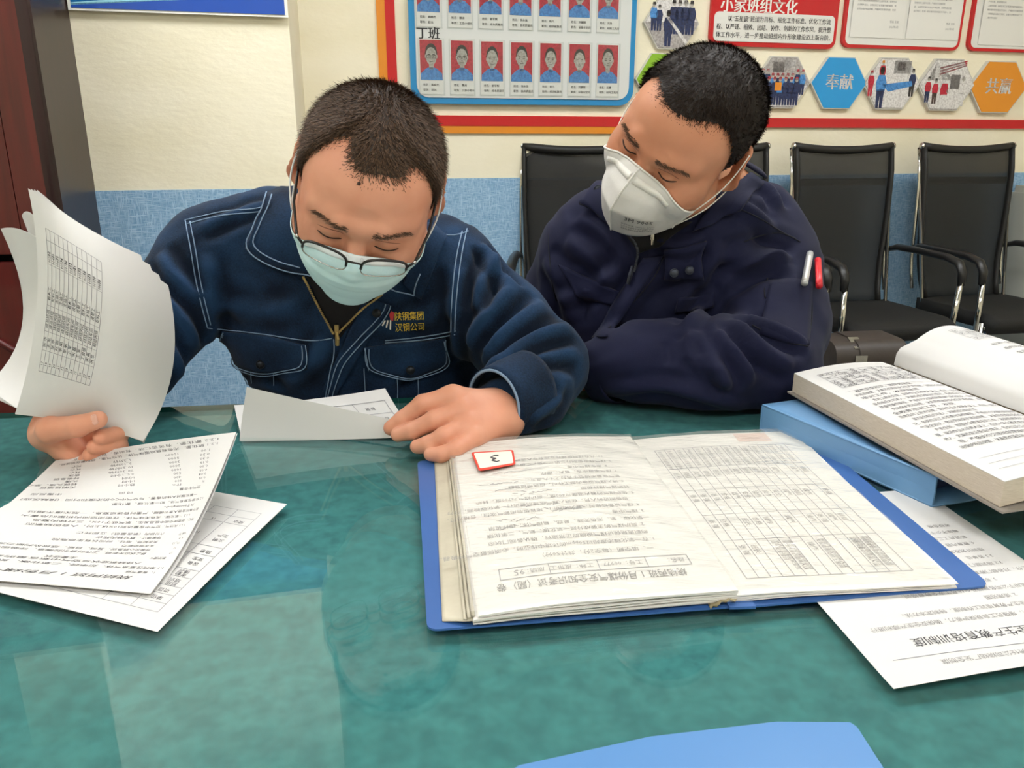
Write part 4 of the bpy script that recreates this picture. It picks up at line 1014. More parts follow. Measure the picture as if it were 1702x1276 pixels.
def make_head(sc, jaw=1.0, neck=None, cr=(.078, .096, .080, .031)):
    """head field in its own frame: face to -y, up +z, origin between the eyes inside the head"""
    f = Field((-.115, -.15, -.27), (.115, .15, .16), .0029)
    f.ell((0, .008, cr[3]), cr[:3]); f.ell((0, -.045, cr[3] + .001), (.064, .047, .052), .03)
    f.ell((0, -.033, -.035), (.066 * jaw, .061, .082), .03)
    for s in (-1, 1):
        f.ell((s * .043, -.056, -.030), (.031 * jaw, .034, .032), .03)
        f.cone((s * .058 * jaw, -.005, -.062), (s * .012, -.076, -.097), .024, .020, .03)
    f.ell((0, -.078, -.095), .0205, .02)
    if neck is not None: f.cone((0, .022, -.07), neck, .058, .064, .035)
    f.chain([(-.052, -.070, .020), (-.022, -.087, .019), (0, -.088, .016), (.022, -.087, .019), (.052, -.070, .020)], [.009, .011, .009, .011, .009], .016)
    for s in (-1, 1):
        f.ell((s * .033, -.103, -.004), (.021, .017, .012), .014, op='cut'); f.ell((s * .0325, -.0785, -.004), (.017, .0145, .0135), .004)
    f.cone((0, -.088, .006), (0, -.112, -.034), .0085, .0125, .012); f.cone((0, -.112, -.034), (0, -.098, -.044), .0115, .009, .006)
    for s in (-1, 1): f.ell((s * .0125, -.102, -.038), (.0085, .010, .0085), .006)
    f.ell((0, -.0945, -.064), (.024, .010, .006), .008); f.ell((0, -.0935, -.074), (.021, .010, .007), .006)
    for s in (-1, 1):
        Re = np.array(Matrix.Rotation(s * .62, 3, 'Z') @ Matrix.Rotation(-.15, 3, 'X'))
        f.ell((s * .0845, .021, -.004), (.0085, .022, .035), .006, Re); f.ell((s * .081, .010, -.030), (.008, .011, .012), .008)
        f.ell((s * .0945, .0165, .002), (.008, .0125, .021), .005, Re, 'cut')
    return f
HL_A = np.radians([0, 12, 24, 36, 48, 58, 66, 74, 80, 87, 92, 102, 115, 130, 150, 180])
def hair_region(p, hl, asym=0.0):
    a = np.arctan2(np.abs(p[:, 0]) * 1.0, -(p[:, 1] - .005)); return p[:, 2] - np.interp(a, HL_A, hl) + asym * np.clip(p[:, 0] / .03, -1, 1) * (a < 1.2)
def make_hair(V, Q, N, hl, thick, seed, nstr, length, flow, wob=.004, width=.0005, asym=0.0):
    """scalp shell thinning out at the hairline plus short strands, all one mesh in head coordinates"""
    rg = np.random.default_rng(seed)
    g = hair_region(V, hl, asym) + wob * np.sin(V[:, 0] * 130 + seed) * .4
    r = np.hypot(V[:, 0] / .079, (V[:, 1] - .012) / .1); ear = (np.abs(V[:, 0]) > .0785) & (V[:, 2] < .036); g = np.where(ear, -1, g)
    keep = (g[Q] > .005).all(1); q = Q[keep]; used = np.unique(q); mp = np.full(len(V), -1); mp[used] = np.arange(len(used))
    t = np.clip((g - .004) / .026, .0, 1); t = t * t * (3 - 2 * t); lump = 1 + .08 * np.sin(V[:, 0] * 95 + 2 * np.sin(V[:, 1] * 60)) * np.sin(V[:, 1] * 80 + V[:, 2] * 50)
    sd = np.clip((V[:, 2] + .015) / .075, 0, 1); sd = .35 + .65 * sd * sd * (3 - 2 * sd); H = V + N * (thick * t * lump * sd + .0006)[:, None]; Vs = H[used]; Qs = mp[q]
    # strands
    q = Q[(g[Q] > -.008).all(1)]; H = np.where((g > .005)[:, None], H, V); cen = H[q].mean(1); nn = N[q].mean(1); nn /= np.linalg.norm(nn, axis=1, keepdims=True); gg = g[q].mean(1)
    w = np.clip((gg + .009) / .018, .03, 1) ** 1.6; ch = rg.choice(len(q), nstr, p=w / w.sum()); bc = rg.dirichlet((1, 1, 1, 1), nstr)
    p = (H[q[ch]] * bc[:, :, None]).sum(1) - nn[ch] * .001; n = nn[ch]; fl = flow(p); fl = fl - n * (fl * n).sum(1, keepdims=True); fl /= np.linalg.norm(fl, axis=1, keepdims=True) + 1e-9
    d = n * rg.uniform(.25, .75, (nstr, 1)) + fl * rg.uniform(.7, 1.1, (nstr, 1)) + rg.normal(0, .28, (nstr, 3)); d /= np.linalg.norm(d, axis=1, keepdims=True)
    L = length * np.interp(p[:, 2:3], [-.02, .06], [.5, 1]) * rg.uniform(.6, 1.25, (nstr, 1)) * np.clip((gg[ch] + .012) / .03, .35, 1)[:, None]
    s = np.cross(d, n); s /= np.linalg.norm(s, axis=1, keepdims=True) + 1e-9; wd = width
    m = p + d * L * .55 + fl * L * .08; e = p + d * L * .95 + fl * L * .22 - n * L * .06
    A = np.stack([p - s * wd, p + s * wd, m + s * wd * .8, m - s * wd * .8, e + s * wd * .2, e - s * wd * .2], 1).reshape(-1, 3)
    o = len(Vs) + 6 * np.arange(nstr)[:, None]; Q2 = np.vstack([o + np.array([[0, 1, 2, 3]]), o + np.array([[3, 2, 4, 5]])])
    return np.vstack([Vs, A]), np.vstack([Qs, Q2]), len(Qs)
def brows(sk, side, col, seed, n=170, dz=0.0):
    """short strands along one eyebrow, head coordinates; sk: Skin of the head"""
    rg = np.random.default_rng(seed); A = []
    for i in range(n):
        t = rg.uniform(0, 1); x = side * (.013 + .042 * t); z = .0185 + .005 * math.sin(2.2 * t) - .004 * t + rg.normal(0, .0021) * (1 - .5 * t) + dz
        h = sk.b.ray_cast(Vector((x, -.2, z)), Vector((0, 1, 0)))
        if h[0] is None: continue
        p = np.array(h[0]); nn = np.array(h[1]); d = np.array([side * 1.0, .1, .25 - .6 * t]) + nn * .35 + rg.normal(0, .12, 3); d /= np.linalg.norm(d); L = .0065 * rg.uniform(.7, 1.1); s = np.cross(d, nn) * .00042
        A += [p - s, p + s, p + d * L + s * .2, p + d * L - s * .2]
    return np.array(A), np.arange(len(A)).reshape(-1, 4)

def hand(chains, palms, wrist, h=.00155, kf=.0035):
    """chains: five finger chains [(point, radius), ...]; palms: [(a, b, ra, rb)]"""
    pts = np.array([p for c in chains for p, r in c] + [q for a, b, *_ in palms for q in (a, b)] + [wrist[0], wrist[1]])
    f = Field(pts.min(0) - .03, pts.max(0) + .03, h)
    for i, (a, b, ra, rb) in enumerate(palms): f.cone(a, b, ra, rb, .014)
    f.cone(wrist[0], wrist[1], wrist[2], wrist[3], .02)
    base = f.F.copy(); allf = np.full_like(base, 1.0)
    for c in chains:
        f.F = np.full_like(base, 1.0)
        for (p, r), (q, s) in zip(c, c[1:]): f.cone(p, q, r, s, .004)
        # join: this finger to the palm softly, to its neighbours tightly
        f2 = f.F; hh = np.maximum(.0022 - np.abs(allf - f2), 0) / .0022; allf = np.minimum(allf, f2) - hh * hh * .0022 * .25
    hh = np.maximum(.009 - np.abs(base - allf), 0) / .009; f.F = np.minimum(base, allf) - hh * hh * .009 * .25
    V, Q = f.mesh(); return relax(V, Q, 1, .4), Q
def nail(mb, tip, dirv, up, w=.0062, L=.0105):
    d = np.array(dirv) / np.linalg.norm(dirv); u = np.array(up) - d * (np.array(up) @ d); u /= np.linalg.norm(u); s = np.cross(d, u)
    def S(a, b): x = (a - .5) * 2; return np.array(tip) + s * w * math.sin(x * 1.1) / math.sin(1.1) * (1 - .18 * (b - .5) ** 2 * 4) + u * (w * .55 * (math.cos(x * 1.1) - 1) + .0004) + d * L * (b - .5) * (1 - .2 * x * x)
    mb.grid(S, 6, 4, .0008)
def join(parts):
    V, Q, n = [], [], 0
    for v, q in parts: V.append(v); Q.append(np.asarray(q) + n); n += len(v)
    return np.vstack(V), np.vstack(Q)
def legs(hipL, hipR, floor=0.0, fwd=np.array([0, -1.0, 0]), h=.011, grow=0.0, spread=.0):
    """seated legs: hips, thighs towards us under the table, shins down"""
    f = Field(np.minimum(hipL, hipR) + [-.25, -.75, -.75], np.maximum(hipL, hipR) + [.25, .25, .22], h); out = []
    f.ell((hipL + hipR) / 2 + [0, .02, .0], np.array([.19, .13, .12]) + grow)
    for i, hp in enumerate((hipL, hipR)):
        kn = hp + fwd * .43 + np.array([(-1, 1)[i] * .04, 0, .02]); an = np.array([kn[0], kn[1] + .06, .085]); 
        f.cone(hp, kn, .088 + grow, .062 + grow, .05); f.cone(kn, an, .058 + grow, .043 + grow * 1.6, .03); out.append((kn, an))
    return f, out
# ================================================================== the man in the denim jacket
def denim():
    m = mat('dark denim', '#22395a', .85, spec=.15, sheen=.06); nt = m.node_tree; b = nt.nodes['Principled BSDF']
    tc = nt.nodes.new('ShaderNodeTexCoord'); n = nt.nodes.new('ShaderNodeTexNoise'); n.inputs['Scale'].default_value = 9; n.inputs['Detail'].default_value = 6
    n2 = nt.nodes.new('ShaderNodeTexNoise'); n2.inputs['Scale'].default_value = 420; n2.inputs['Detail'].default_value = 2
    r = nt.nodes.new('ShaderNodeValToRGB'); r.color_ramp.elements[0].position = .33; r.color_ramp.elements[1].position = .72
    r.color_ramp.elements[0].color = srgb('#0c1829'); r.color_ramp.elements[1].color = srgb('#203a59')
    ad = nt.nodes.new('ShaderNodeMath'); ad.operation = 'MULTIPLY_ADD'; ad.inputs[1].default_value = .35
    nt.links.new(tc.outputs['Object'], n.inputs['Vector']); nt.links.new(tc.outputs['Object'], n2.inputs['Vector'])
    nt.links.new(n2.outputs[0], ad.inputs[0]); sb = nt.nodes.new('ShaderNodeMath'); sb.operation = 'SUBTRACT'; sb.inputs[1].default_value = .17
    nt.links.new(n.outputs[0], sb.inputs[0]); nt.links.new(sb.outputs[0], ad.inputs[2]); wa = nt.nodes.new('ShaderNodeAttribute'); wa.attribute_name = 'wear_shade'; wm = nt.nodes.new('ShaderNodeMath'); wm.operation = 'MULTIPLY_ADD'; wm.inputs[1].default_value = .22; nt.links.new(wa.outputs['Fac'], wm.inputs[0]); nt.links.new(ad.outputs[0], wm.inputs[2]); nt.links.new(wm.outputs[0], r.inputs[0]); nt.links.new(r.outputs[0], b.inputs['Base Color'])
    bp = nt.nodes.new('ShaderNodeBump'); bp.inputs['Strength'].default_value = .35; bp.inputs['Distance'].default_value = .0012
    nt.links.new(n2.outputs[0], bp.inputs['Height']); nt.links.new(bp.outputs[0], b.inputs['Normal']); return m
M['denim'] = denim(); M['stitch'] = mat('pale blue topstitch', '#7f97b3', .8); M['snap'] = mat('dark snap button', '#1a1d22', .35, metal=.6)
M['brass'] = mat('old brass', '#a08a5a', .4, metal=.8); M['undershirt'] = mat('black knit shirt', '#0e0d0e', .95, bump=(300, .6, .001))
M['gold_thread'] = mat('gold embroidery', '#e2c23e', .6); M['red_thread'] = mat('red embroidery', '#b3232c', .6); M['white_thread'] = mat('white embroidery', '#e2e0da', .6)
M['mask_blue'] = mat('pale blue mask fabric', '#cbe6e8', .8, spec=.2, noise=('#bddde1', 14, .3, .7), bump=(500, .25, .0006)); M['mask_white'] = mat('white mask band', '#dfe5e6', .75)
M['frame_black'] = mat('black spectacle frame', '#15110f', .3); M['steel'] = mat('polished steel', '#b9b7b2', .2, metal=.9); M['lens'] = glassy('spectacle lens', (.97, .97, .97), 1.5, .0)
M['navy_trousers'] = mat('navy work trousers', '#1f2a40', .9); M['shoe'] = mat('black work shoe', '#161516', .5)

h1R, h1c, h1s = RotH(14.5, 10, 38.4), np.array([-.181, 1.034, 1.0715]), 1.04
H1 = lambda p: (np.asarray(p) * h1s) @ h1R.T + h1c
toH1 = lambda p: ((np.asarray(p) - h1c) @ h1R) / h1s
neck1 = np.array([-.205, 1.185, .975])
man1 = Thing('person', 'person in a dark denim jacket, glasses and pale blue mask, bent over sheets of paper', 'person', (-.2, 1.45, 0))
hf = make_head(h1s, 1.05, toH1(neck1), (.0795, .091, .077, .027)); V, Q = hf.mesh(); V = relax(V, Q, 1, .4); hv1, hq1, hn1 = V, Q, vnormals(V, Q); sk1 = Skin(V, Q)
parts = [(H1(V), Q)]
# left hand in the picture: fist round the upright sheets
Y_ = lambda *c: [(P(x, y, Y), r) for x, y, Y, r in c]
handL = hand([Y_((74, 724, .905, .0165), (84, 714, .878, .0155), (130, 708, .862, .0125), (163, 697, .858, .0102)),
              Y_((98, 706, .935, .0115), (188, 703, .918, .0112), (198, 722, .89, .0103), (168, 726, .868, .0092)),
              Y_((98, 724, .935, .0115), (190, 724, .914, .0112), (197, 741, .886, .0103), (158, 742, .868, .0092)),
              Y_((100, 738, .932, .011), (185, 742, .91, .0105), (188, 755, .884, .0096), (150, 756, .87, .0088)),
              Y_((104, 748, .928, .010), (170, 755, .905, .0092), (172, 764, .885, .0085), (142, 763, .876, .0078))],
             [(P(84, 716, .912), P(108, 744, .905), .021, .017), (P(98, 710, .935), P(108, 746, .925), .019, .016), (P(90, 722, .895), P(125, 752, .892), .017, .013)],
             (P(98, 706, .932), P(124, 650, .97), .026, .026)); parts.append(handL)
# right hand in the picture: back of the hand, fingers pinching the sheet's corner
handR = hand([Y_((800, 690, .985, .016), (745, 692, .983, .014), (702, 697, .974, .0115), (668, 709, .964, .0095)),
              Y_((753, 660, .952, .0145), (703, 672, .944, .0125), (670, 697, .944, .0112), (650, 711, .944, .0098)),
              Y_((770, 682, .942, .0142), (722, 699, .925, .0125), (685, 716, .925, .011), (662, 722, .928, .0095)),
              Y_((780, 705, .928, .0138), (738, 726, .903, .012), (712, 739, .903, .0108), (694, 742, .908, .0092)),
              Y_((786, 727, .913, .0125), (757, 748, .885, .0108), (735, 755, .882, .0096), (716, 755, .886, .0084))],
             [(P(753, 662, .955), P(832, 682, .985), .0165, .024), (P(768, 684, .945), P(834, 690, .98), .0175, .024), (P(780, 706, .931), P(836, 699, .972), .017, .022), (P(787, 727, .917), P(838, 706, .965), .0145, .02)],
             (P(826, 688, .982), P(868, 668, 1.03), .029, .028)); parts.append(handR)
# body core under the clothes
hip1 = np.array([-.22, 1.45, .56])
c = Field((-.75, .9, .40), (.25, 1.65, 1.08), .012)
c.ell(P(578, 520, 1.28), (.165, .10, .16)); c.ell((-.22, 1.42, .62), (.15, .11, .17), .08); c.cone(P(410, 420, 1.26), P(705, 452, 1.26), .05, .045, .08); c.cone(neck1, P(590, 470, 1.27), .055, .08, .05)
c.chain([P(335, 425, 1.25), P(225, 600, 1.13), P(124, 650, .97)], [.05, .04, .028], .03); c.chain([P(752, 475, 1.26), P(838, 548, 1.20), P(893, 607, 1.12), P(860, 672, 1.02)], [.045, .042, .038, .03], .03)
lf, ends1 = legs(hip1 + [-.09, 0, -.03], hip1 + [.09, 0, -.03], h=.013); parts += [c.mesh(), lf.mesh()]
bv, bq = join(parts); body1 = meshobj('body', bv, bq, M['skin1'], man1.e, man1.b)
nm = MB(); nail(nm, P(164, 697, .858) + np.array([-.001, -.0095, .003]), P(163, 697, .858) - P(130, 708, .862), np.array([.1, -1, .35]))
nail(nm2 := MB(), P(650, 711, .944) + np.array([.0, -.0062, .0062]), P(650, 711, .944) - P(670, 697, .944), np.array([-.25, -.75, .6]), .0055, .010)
for m_ in (nm, nm2): man1.part('fingernail', m_, M['nail'], True)

# ---- hair
hl1 = [.074, .074, .076, .082, .075, .052, .014, -.014, -.022, -.02, .016, .028, .0, -.035, -.058, -.062]
flow1 = lambda p: np.c_[.25 * np.sin(p[:, 0] * 30) + .9 * p[:, 0] / .08, -.6 + 0 * p[:, 1] - p[:, 1] * 3, -.25 - .25 * np.tanh((.08 - p[:, 2]) * 60)]
hv, hq, nsh = make_hair(hv1, hq1, hn1, hl1, .007, 3, 30000, .010, flow1, .004, .00042, .003)
hair1 = meshobj('hair', H1(hv), hq, [M['scalp1'], M['hair1']], man1.e, man1.b); hair1.data.polygons.foreach_set('material_index', [0] * nsh + [1] * (len(hair1.data.polygons) - nsh)); hair1['label'] = 'short dark brown hair, thin at the temples'
for s in (-1, 1):
    v, q = brows(sk1, s, None, 5 + s, 190); meshobj('eyebrow', H1(v), q, M['brow'], man1.e, man1.b)
    pts = []
    for i in range(11):
        t = i / 10; x = s * (.019 + .028 * t); z = -.0085 - .0030 * math.sin(math.pi * t) + .002 * t
        hh = sk1.b.ray_cast(Vector((x, -.2, z)), Vector((0, 1, 0))); pts.append(H1(np.array(hh[0]) + [0, -.0005, 0]))
    cr = [H1(np.array(sk1.b.ray_cast(Vector((s * (.018 + .03 * t), -.2, .0005 + .0022 * math.sin(math.pi * t))), Vector((0, 1, 0)))[0])) for t in np.linspace(0, 1, 11)]; man1.part('eyelid_crease', MB().tube(cr, [.0002] + [.0006] * 9 + [.0002], 5), M['crease'], True)
    o = man1.part('eyelashes', MB().tube(pts, [.0003] + [.0009] * 9 + [.0004], 5), M['lash'], True)
mo = sk1.near((-.006, -.09, .060)); man1.part('mole', MB().ellipsoid(H1(sk1.near((-.012, -.08, .071), .0002)), (.0022, .0022, .0022)), M['lash'], True)

# ---- pale blue pleated mask
def mask1(u, v):
    t = (u - .5) * math.pi; z = np.interp(v, [0, .3, .6, .85, 1], [-.012, -.042, -.072, -.098, -.1125]); yf = np.interp(v, [0, .15, .35, .6, .85, 1], [-.106, -.122, -.126, -.119, -.107, -.094])
    zs = np.interp(v, [0, 1], [-.038, -.085]); w = abs(math.sin(t)) ** 2.2; xs = np.interp(v, [0, .5, 1], [.070, .074, .066]); ys = np.interp(v, [0, 1], [-.036, -.030])
    pl = .0016 * ((v * 4) % 1 - .5) * (1 - w) if .15 < v < .9 else 0
    return np.array([xs * math.sin(t), ys + (yf - ys) * math.cos(t) ** .85 - pl, z * (1 - w) + zs * w])
G = np.array([[mask1(u, v) for v in np.linspace(0, 1, 45)] for u in np.linspace(0, 1, 45)]); G = hf.push(G.reshape(-1, 3), .003).reshape(45, 45, 3)
for _ in range(2): G[1:-1] = .25 * (G[:-2] + G[2:]) + .5 * G[1:-1]
mk = man1.part('face_mask', MB().gridpts(np.array([[H1(G[i, j]) for j in range(45)] for i in range(45)])[:, ::-1], .0012), M['mask_blue'], True, label='pale blue pleated surgical mask')
man1.part('nose_band', MB().gridpts(np.array([[H1(G[i, j] * 1.006) for j in range(0, 4)] for i in range(8, 37)])[:, ::-1], .0006), M['mask_white'], True, under=mk)
for s in (-1, 1):
    iu = 0 if s < 0 else 44
    for jv, zt in ((1, .018), (43, -.036)):
        a = G[iu, jv]; e = np.array([s * .0865, .012 if zt > 0 else .02, zt]); loop = [H1(a * (1 - t) + e * t + np.array([s * .006 * math.sin(math.pi * t), 0, 0])) for t in np.linspace(0, 1, 9)]
        man1.part('ear_loop', MB().tube(loop, .0013, 6), M['mask_white'], True, under=mk)
# ---- glasses
gs = empty('glasses', (0, 0, 0)); gs.parent = man1.e
def lens_c(s): return np.array([s * .034, -.1215, -.0115])
def lens_pt(s, a, r=1.0):
    ca, sa = math.cos(a), math.sin(a); n = 3.2; q = (abs(ca) ** n + abs(sa) ** n) ** (-1 / n)
    x, z = .0255 * q * ca * r, .0145 * q * sa * r; c_ = lens_c(s); return c_ + np.array([x, abs(s * .034 + x - 0) * .26 - .006 - z * .02, z * (1 - .06 * s * ca)])
for s in (-1, 1):
    up = [H1(lens_pt(s, a)) for a in np.linspace(-.15, math.pi + .15, 19)]; lo = [H1(lens_pt(s, a)) for a in np.linspace(math.pi - .1, 2 * math.pi + .1, 19)]
    man1.part('brow_rim', MB().tube(up, .0017, 6), M['frame_black'], True, under=gs); man1.part('lower_rim', MB().tube(lo, .0008, 6), M['steel'], True, under=gs)
    ring = np.array([[H1(lens_pt(s, a, r)) for a in np.linspace(0, 2 * math.pi, 25)] for r in (.02, .5, .97)]); man1.part('lens', MB().gridpts(ring), M['lens'], True, under=gs)
    hin = lens_pt(s, .25 if s > 0 else math.pi - .25); arm = [hin, hin + np.array([s * .008, .006, .004]), np.array([s * .079, -.06, .0]), np.array([s * .0835, .0, .018]), np.array([s * .0845, .03, .016])]
    man1.part('temple_arm', MB().tube([H1(p) for p in arm], .0017, 6), M['frame_black'], True, under=gs); man1.part('hinge', MB().ellipsoid(H1(arm[1]), (.0024,) * 3, nu=8, nv=6), M['steel'], True, under=gs)
    man1.part('nose_pad', MB().ellipsoid(H1(np.array([s * .0085, -.114, -.0125])), (.0022, .003, .0042), nu=8, nv=6), M['lens'], True, under=gs)
br = [H1(lens_pt(-1, .35)), H1(np.array([-.004, -.127, -.0035])), H1(np.array([.004, -.127, -.0035])), H1(lens_pt(1, math.pi - .35))]
man1.part('bridge', MB().tube(br, .0013, 6), M['frame_black'], True, under=gs)
gs.location = (0, 0, 0)

# ---- denim jacket
f = Field((-.76, .88, .5), (.26, 1.56, 1.09), .0052)
f.ell(P(578, 520, 1.275), (.205, .132, .19)); f.ell((-.215, 1.36, .72), (.19, .15, .2), .08)
f.cone(P(392, 414, 1.265), P(725, 447, 1.265), .076, .068, .07); f.cone(P(452, 385, 1.25), P(590, 400, 1.21), .058, .07, .05); f.cone(P(715, 428, 1.25), P(620, 410, 1.21), .048, .068, .05)
f.chain([P(336, 432, 1.245), P(274, 530, 1.18), P(226, 598, 1.12), P(140, 645, .985)], [.07, .064, .06, .045], .05, .02)
f.chain([P(765, 462, 1.245), P(834, 540, 1.19), P(900, 606, 1.11), P(868, 658, 1.045), P(846, 678, 1.01)], [.069, .070, .064, .058, .048], .05, .025)
V, Q = f.mesh(); V = relax(V, Q, 2, .5); N = vnormals(V, Q); s0 = Skin(V, Q)
fold = lambda pts, a=.0105, w=.0125, hol=.8: (s0.line(pts, 0, 10), a, w, hol)
V_ = V.copy(); V = displace(V, N, [fold([(800, 405), (826, 445), (848, 480)]), fold([(826, 428), (800, 470), (790, 520)], 0.0098), fold([(862, 470), (815, 520), (775, 575)], 0.0112, .016), fold([(905, 505), (850, 545), (800, 600)], 0.0126, .016),
                    fold([(950, 545), (890, 560), (830, 605), (800, 625)], 0.0112, .014), fold([(962, 585), (905, 590), (850, 625)], 0.0070, .012), fold([(955, 640), (920, 625), (880, 640)], 0.0056),
                    fold([(880, 700), (915, 672), (940, 640)], 0.0056), fold([(265, 420), (300, 470), (335, 500)], 0.0084), fold([(255, 480), (295, 520), (330, 580)], 0.0084), fold([(250, 540), (290, 590), (300, 630)], 0.0070),
                    fold([(345, 500), (420, 520), (500, 505)], 0.0042, .016), fold([(620, 540), (700, 530), (760, 500)], 0.0042, .016), fold([(470, 640), (520, 600), (545, 560)], 0.0056, .016), fold([(640, 640), (690, 600), (740, 590)], 0.0042, .014),
                    fold([(380, 660), (430, 640), (480, 655)], 0.0042), fold([(330, 380), (400, 352), (470, 335)], 0.0056, .012), fold([(760, 440), (755, 520), (765, 600)], 0.0070, .014), fold([(345, 420), (352, 500), (350, 580)], 0.0056, .014)])
V = V + N * (.0011 * np.sin(V[:, 0] * 90 + 3 * np.sin(V[:, 2] * 60)) * np.sin(V[:, 2] * 70 + 2 * np.sin(V[:, 1] * 50)))[:, None]
wear_shade = np.clip(((V - V_) * N).sum(1) / .006, -1, 1)  # fold ridges paler from wear; hollows painted darker to deepen their shade
edgeY = lambda x: e0[1] + (x - e0[0]) * TU[1] / TU[0]
lowt = (V[:, 2] < TABLE + .004) & (V[:, 1] < edgeY(V[:, 0]) + .01); V[lowt, 2] = TABLE + .004
j1 = meshobj('jacket', V, Q, M['denim'], man1.e, man1.b); at = j1.data.attributes.new('wear_shade', 'FLOAT', 'POINT'); at.data.foreach_set('value', wear_shade.astype(np.float32)); j1['label'] = 'dark blue denim work jacket with pale topstitching'; J1 = Skin(V, Q)
def seam(person, sk, pts, under, r=.0009, mt='stitch', off=.0006, name='topstitching'): return person.part(name, MB().tube(sk.line(pts, off), r, 5), M[mt], True, under=under)
# collar leaves
def collar(sk, person, top, bot, m, under, off=.010, th=.004, edge=True, nm='collar'):
    mb = sk.patch(top, bot, 16, 10, off, th, .003); o = person.part(nm, mb, M[m], True, under=under); return o
collar(J1, man1, [(446, 326), (470, 318), (498, 322)], [(414, 414), (455, 442), (528, 456)], 'denim', j1)
collar(J1, man1, [(700, 372), (722, 380), (742, 396)], [(668, 470), (684, 486), (700, 494)], 'denim', j1, .008)
for pts in ([(447, 330), (428, 380), (417, 412), (455, 440), (522, 455)], [(455, 334), (437, 384), (428, 408), (460, 430), (505, 444)]): seam(man1, J1, pts, j1, .001, off=.0118)
for pts in ([(640, 471), (653, 480), (686, 486)], [(686, 486), (688, 474), (696, 455)]): seam(man1, J1, pts, j1, .001, off=.0105)
# shirt opening, zipper and placket
man1.part('undershirt', J1.patch([(505, 448), (570, 470), (640, 478)], [(556, 560), (560, 562), (566, 558)], 10, 8, .003, .003), M['undershirt'], True, under=None)
for pts in ([(508, 458), (530, 505), (556, 552)], [(634, 486), (600, 515), (563, 552)]):
    z = J1.line(pts, .0055, 40); tape = man1.part('zipper_tape', MB().tube(z, .0026, 6, flat=.35), M['denim'], True, under=j1); tm = MB()
    for q in z[::1]: tm.box(q + np.array([0, -.002, 0]), (.0034, .0022, .0016))
    man1.part('zipper_teeth', tm, M['brass'], under=j1, kind='stuff')
zp = J1.px(561, 545, .007); man1.part('zipper_pull', MB().box(zp, (.006, .004, .012)).tube([zp + [0, -.003, -.004], zp + [.001, -.004, -.014], zp + [.0, -.003, -.024]], [.002, .0035, .003], 6), M['brass'], under=j1)
man1.part('placket', J1.patch([(600, 505), (625, 497), (648, 506)], [(528, 668), (536, 668), (552, 668)], 8, 24, .004, .003), M['denim'], True, under=j1)
for pts in ([(648, 505), (640, 530), (600, 570), (570, 610), (550, 668)], [(640, 503), (632, 525), (592, 566), (562, 606), (543, 668)], [(556, 562), (552, 610), (540, 668)]): seam(man1, J1, pts, j1, off=.005)
def snap(person, sk, x, y, under, r=.0062, m='snap', nm='snap_button', off=.006):
    p = sk.px(x, y, off); n = CAM - p; n /= np.linalg.norm(n); ax = Vector((0, 0, 1)).rotation_difference(Vector(n)).to_matrix(); R_ = np.array(ax)
    mb = MB(); mb.ellipsoid(p, (r, r, .0022), R_, 14, 8); mb.tube([p + R_ @ np.array([r * .98 * math.cos(a), r * .98 * math.sin(a), .0004]) for a in np.linspace(0, 2 * math.pi, 17)], .0008, 5, False)
    return person.part(nm, mb, M[m], True, under=under)
for x, y, o_ in ((439, 602, .0085), (679, 610, .0085), (625, 519, .0075)): snap(man1, J1, x, y, j1, off=o_)
# pocket flaps with pockets below
for top, bot, lines in (([(364, 549), (435, 556), (514, 573)], [(366, 592), (432, 621), (510, 612)], None), ([(606, 576), (680, 568), (745, 560)], [(612, 612), (684, 629), (745, 606)], None)):
    fl = man1.part('pocket_flap', J1.patch(top, bot, 16, 8, .0055, .0035, .0015), M['denim'], True, under=j1)
    loop = top + bot[::-1] + [top[0]]; seam(man1, J1, top[:1] + bot[:1], j1, off=.007)
    ins = lambda p, k: tuple(np.array(p) * (1 - k) + np.mean(np.array(top + bot), 0) * k)
    for k in (.02, .10): seam(man1, J1, [ins(top[0], k), ins(bot[0], k), ins(bot[1], k), ins(bot[2], k), ins(top[2], k)], j1, .0008, off=.0066)
    for fx in (.36, .62):
        xx = bot[0][0] + (bot[2][0] - bot[0][0]) * fx; yy = bot[1][1] - 2; seam(man1, J1, [(xx, yy), (xx + 1, yy + 30), (xx, 666)], j1, .0008, off=.0012)
    xx = top[0][0]; seam(man1, J1, [(xx - 1, bot[0][1]), (xx + 2, 666)], j1, .0008, off=.0012)
# yoke and armhole seams
for pts in ([(308, 366), (370, 352), (430, 346), (450, 338)], [(312, 372), (370, 358), (430, 352), (448, 346)], [(308, 366), (318, 420), (328, 480), (345, 545)], [(316, 368), (326, 420), (336, 480), (350, 540)], [(345, 545), (420, 553), (515, 566), (552, 562)],
            [(640, 566), (700, 560), (757, 550)], [(712, 384), (752, 392), (778, 384)], [(776, 380), (766, 430), (758, 500), (756, 552)], [(768, 384), (758, 430), (751, 500), (750, 552)], [(640, 570), (700, 565), (756, 556)]): seam(man1, J1, pts, j1)
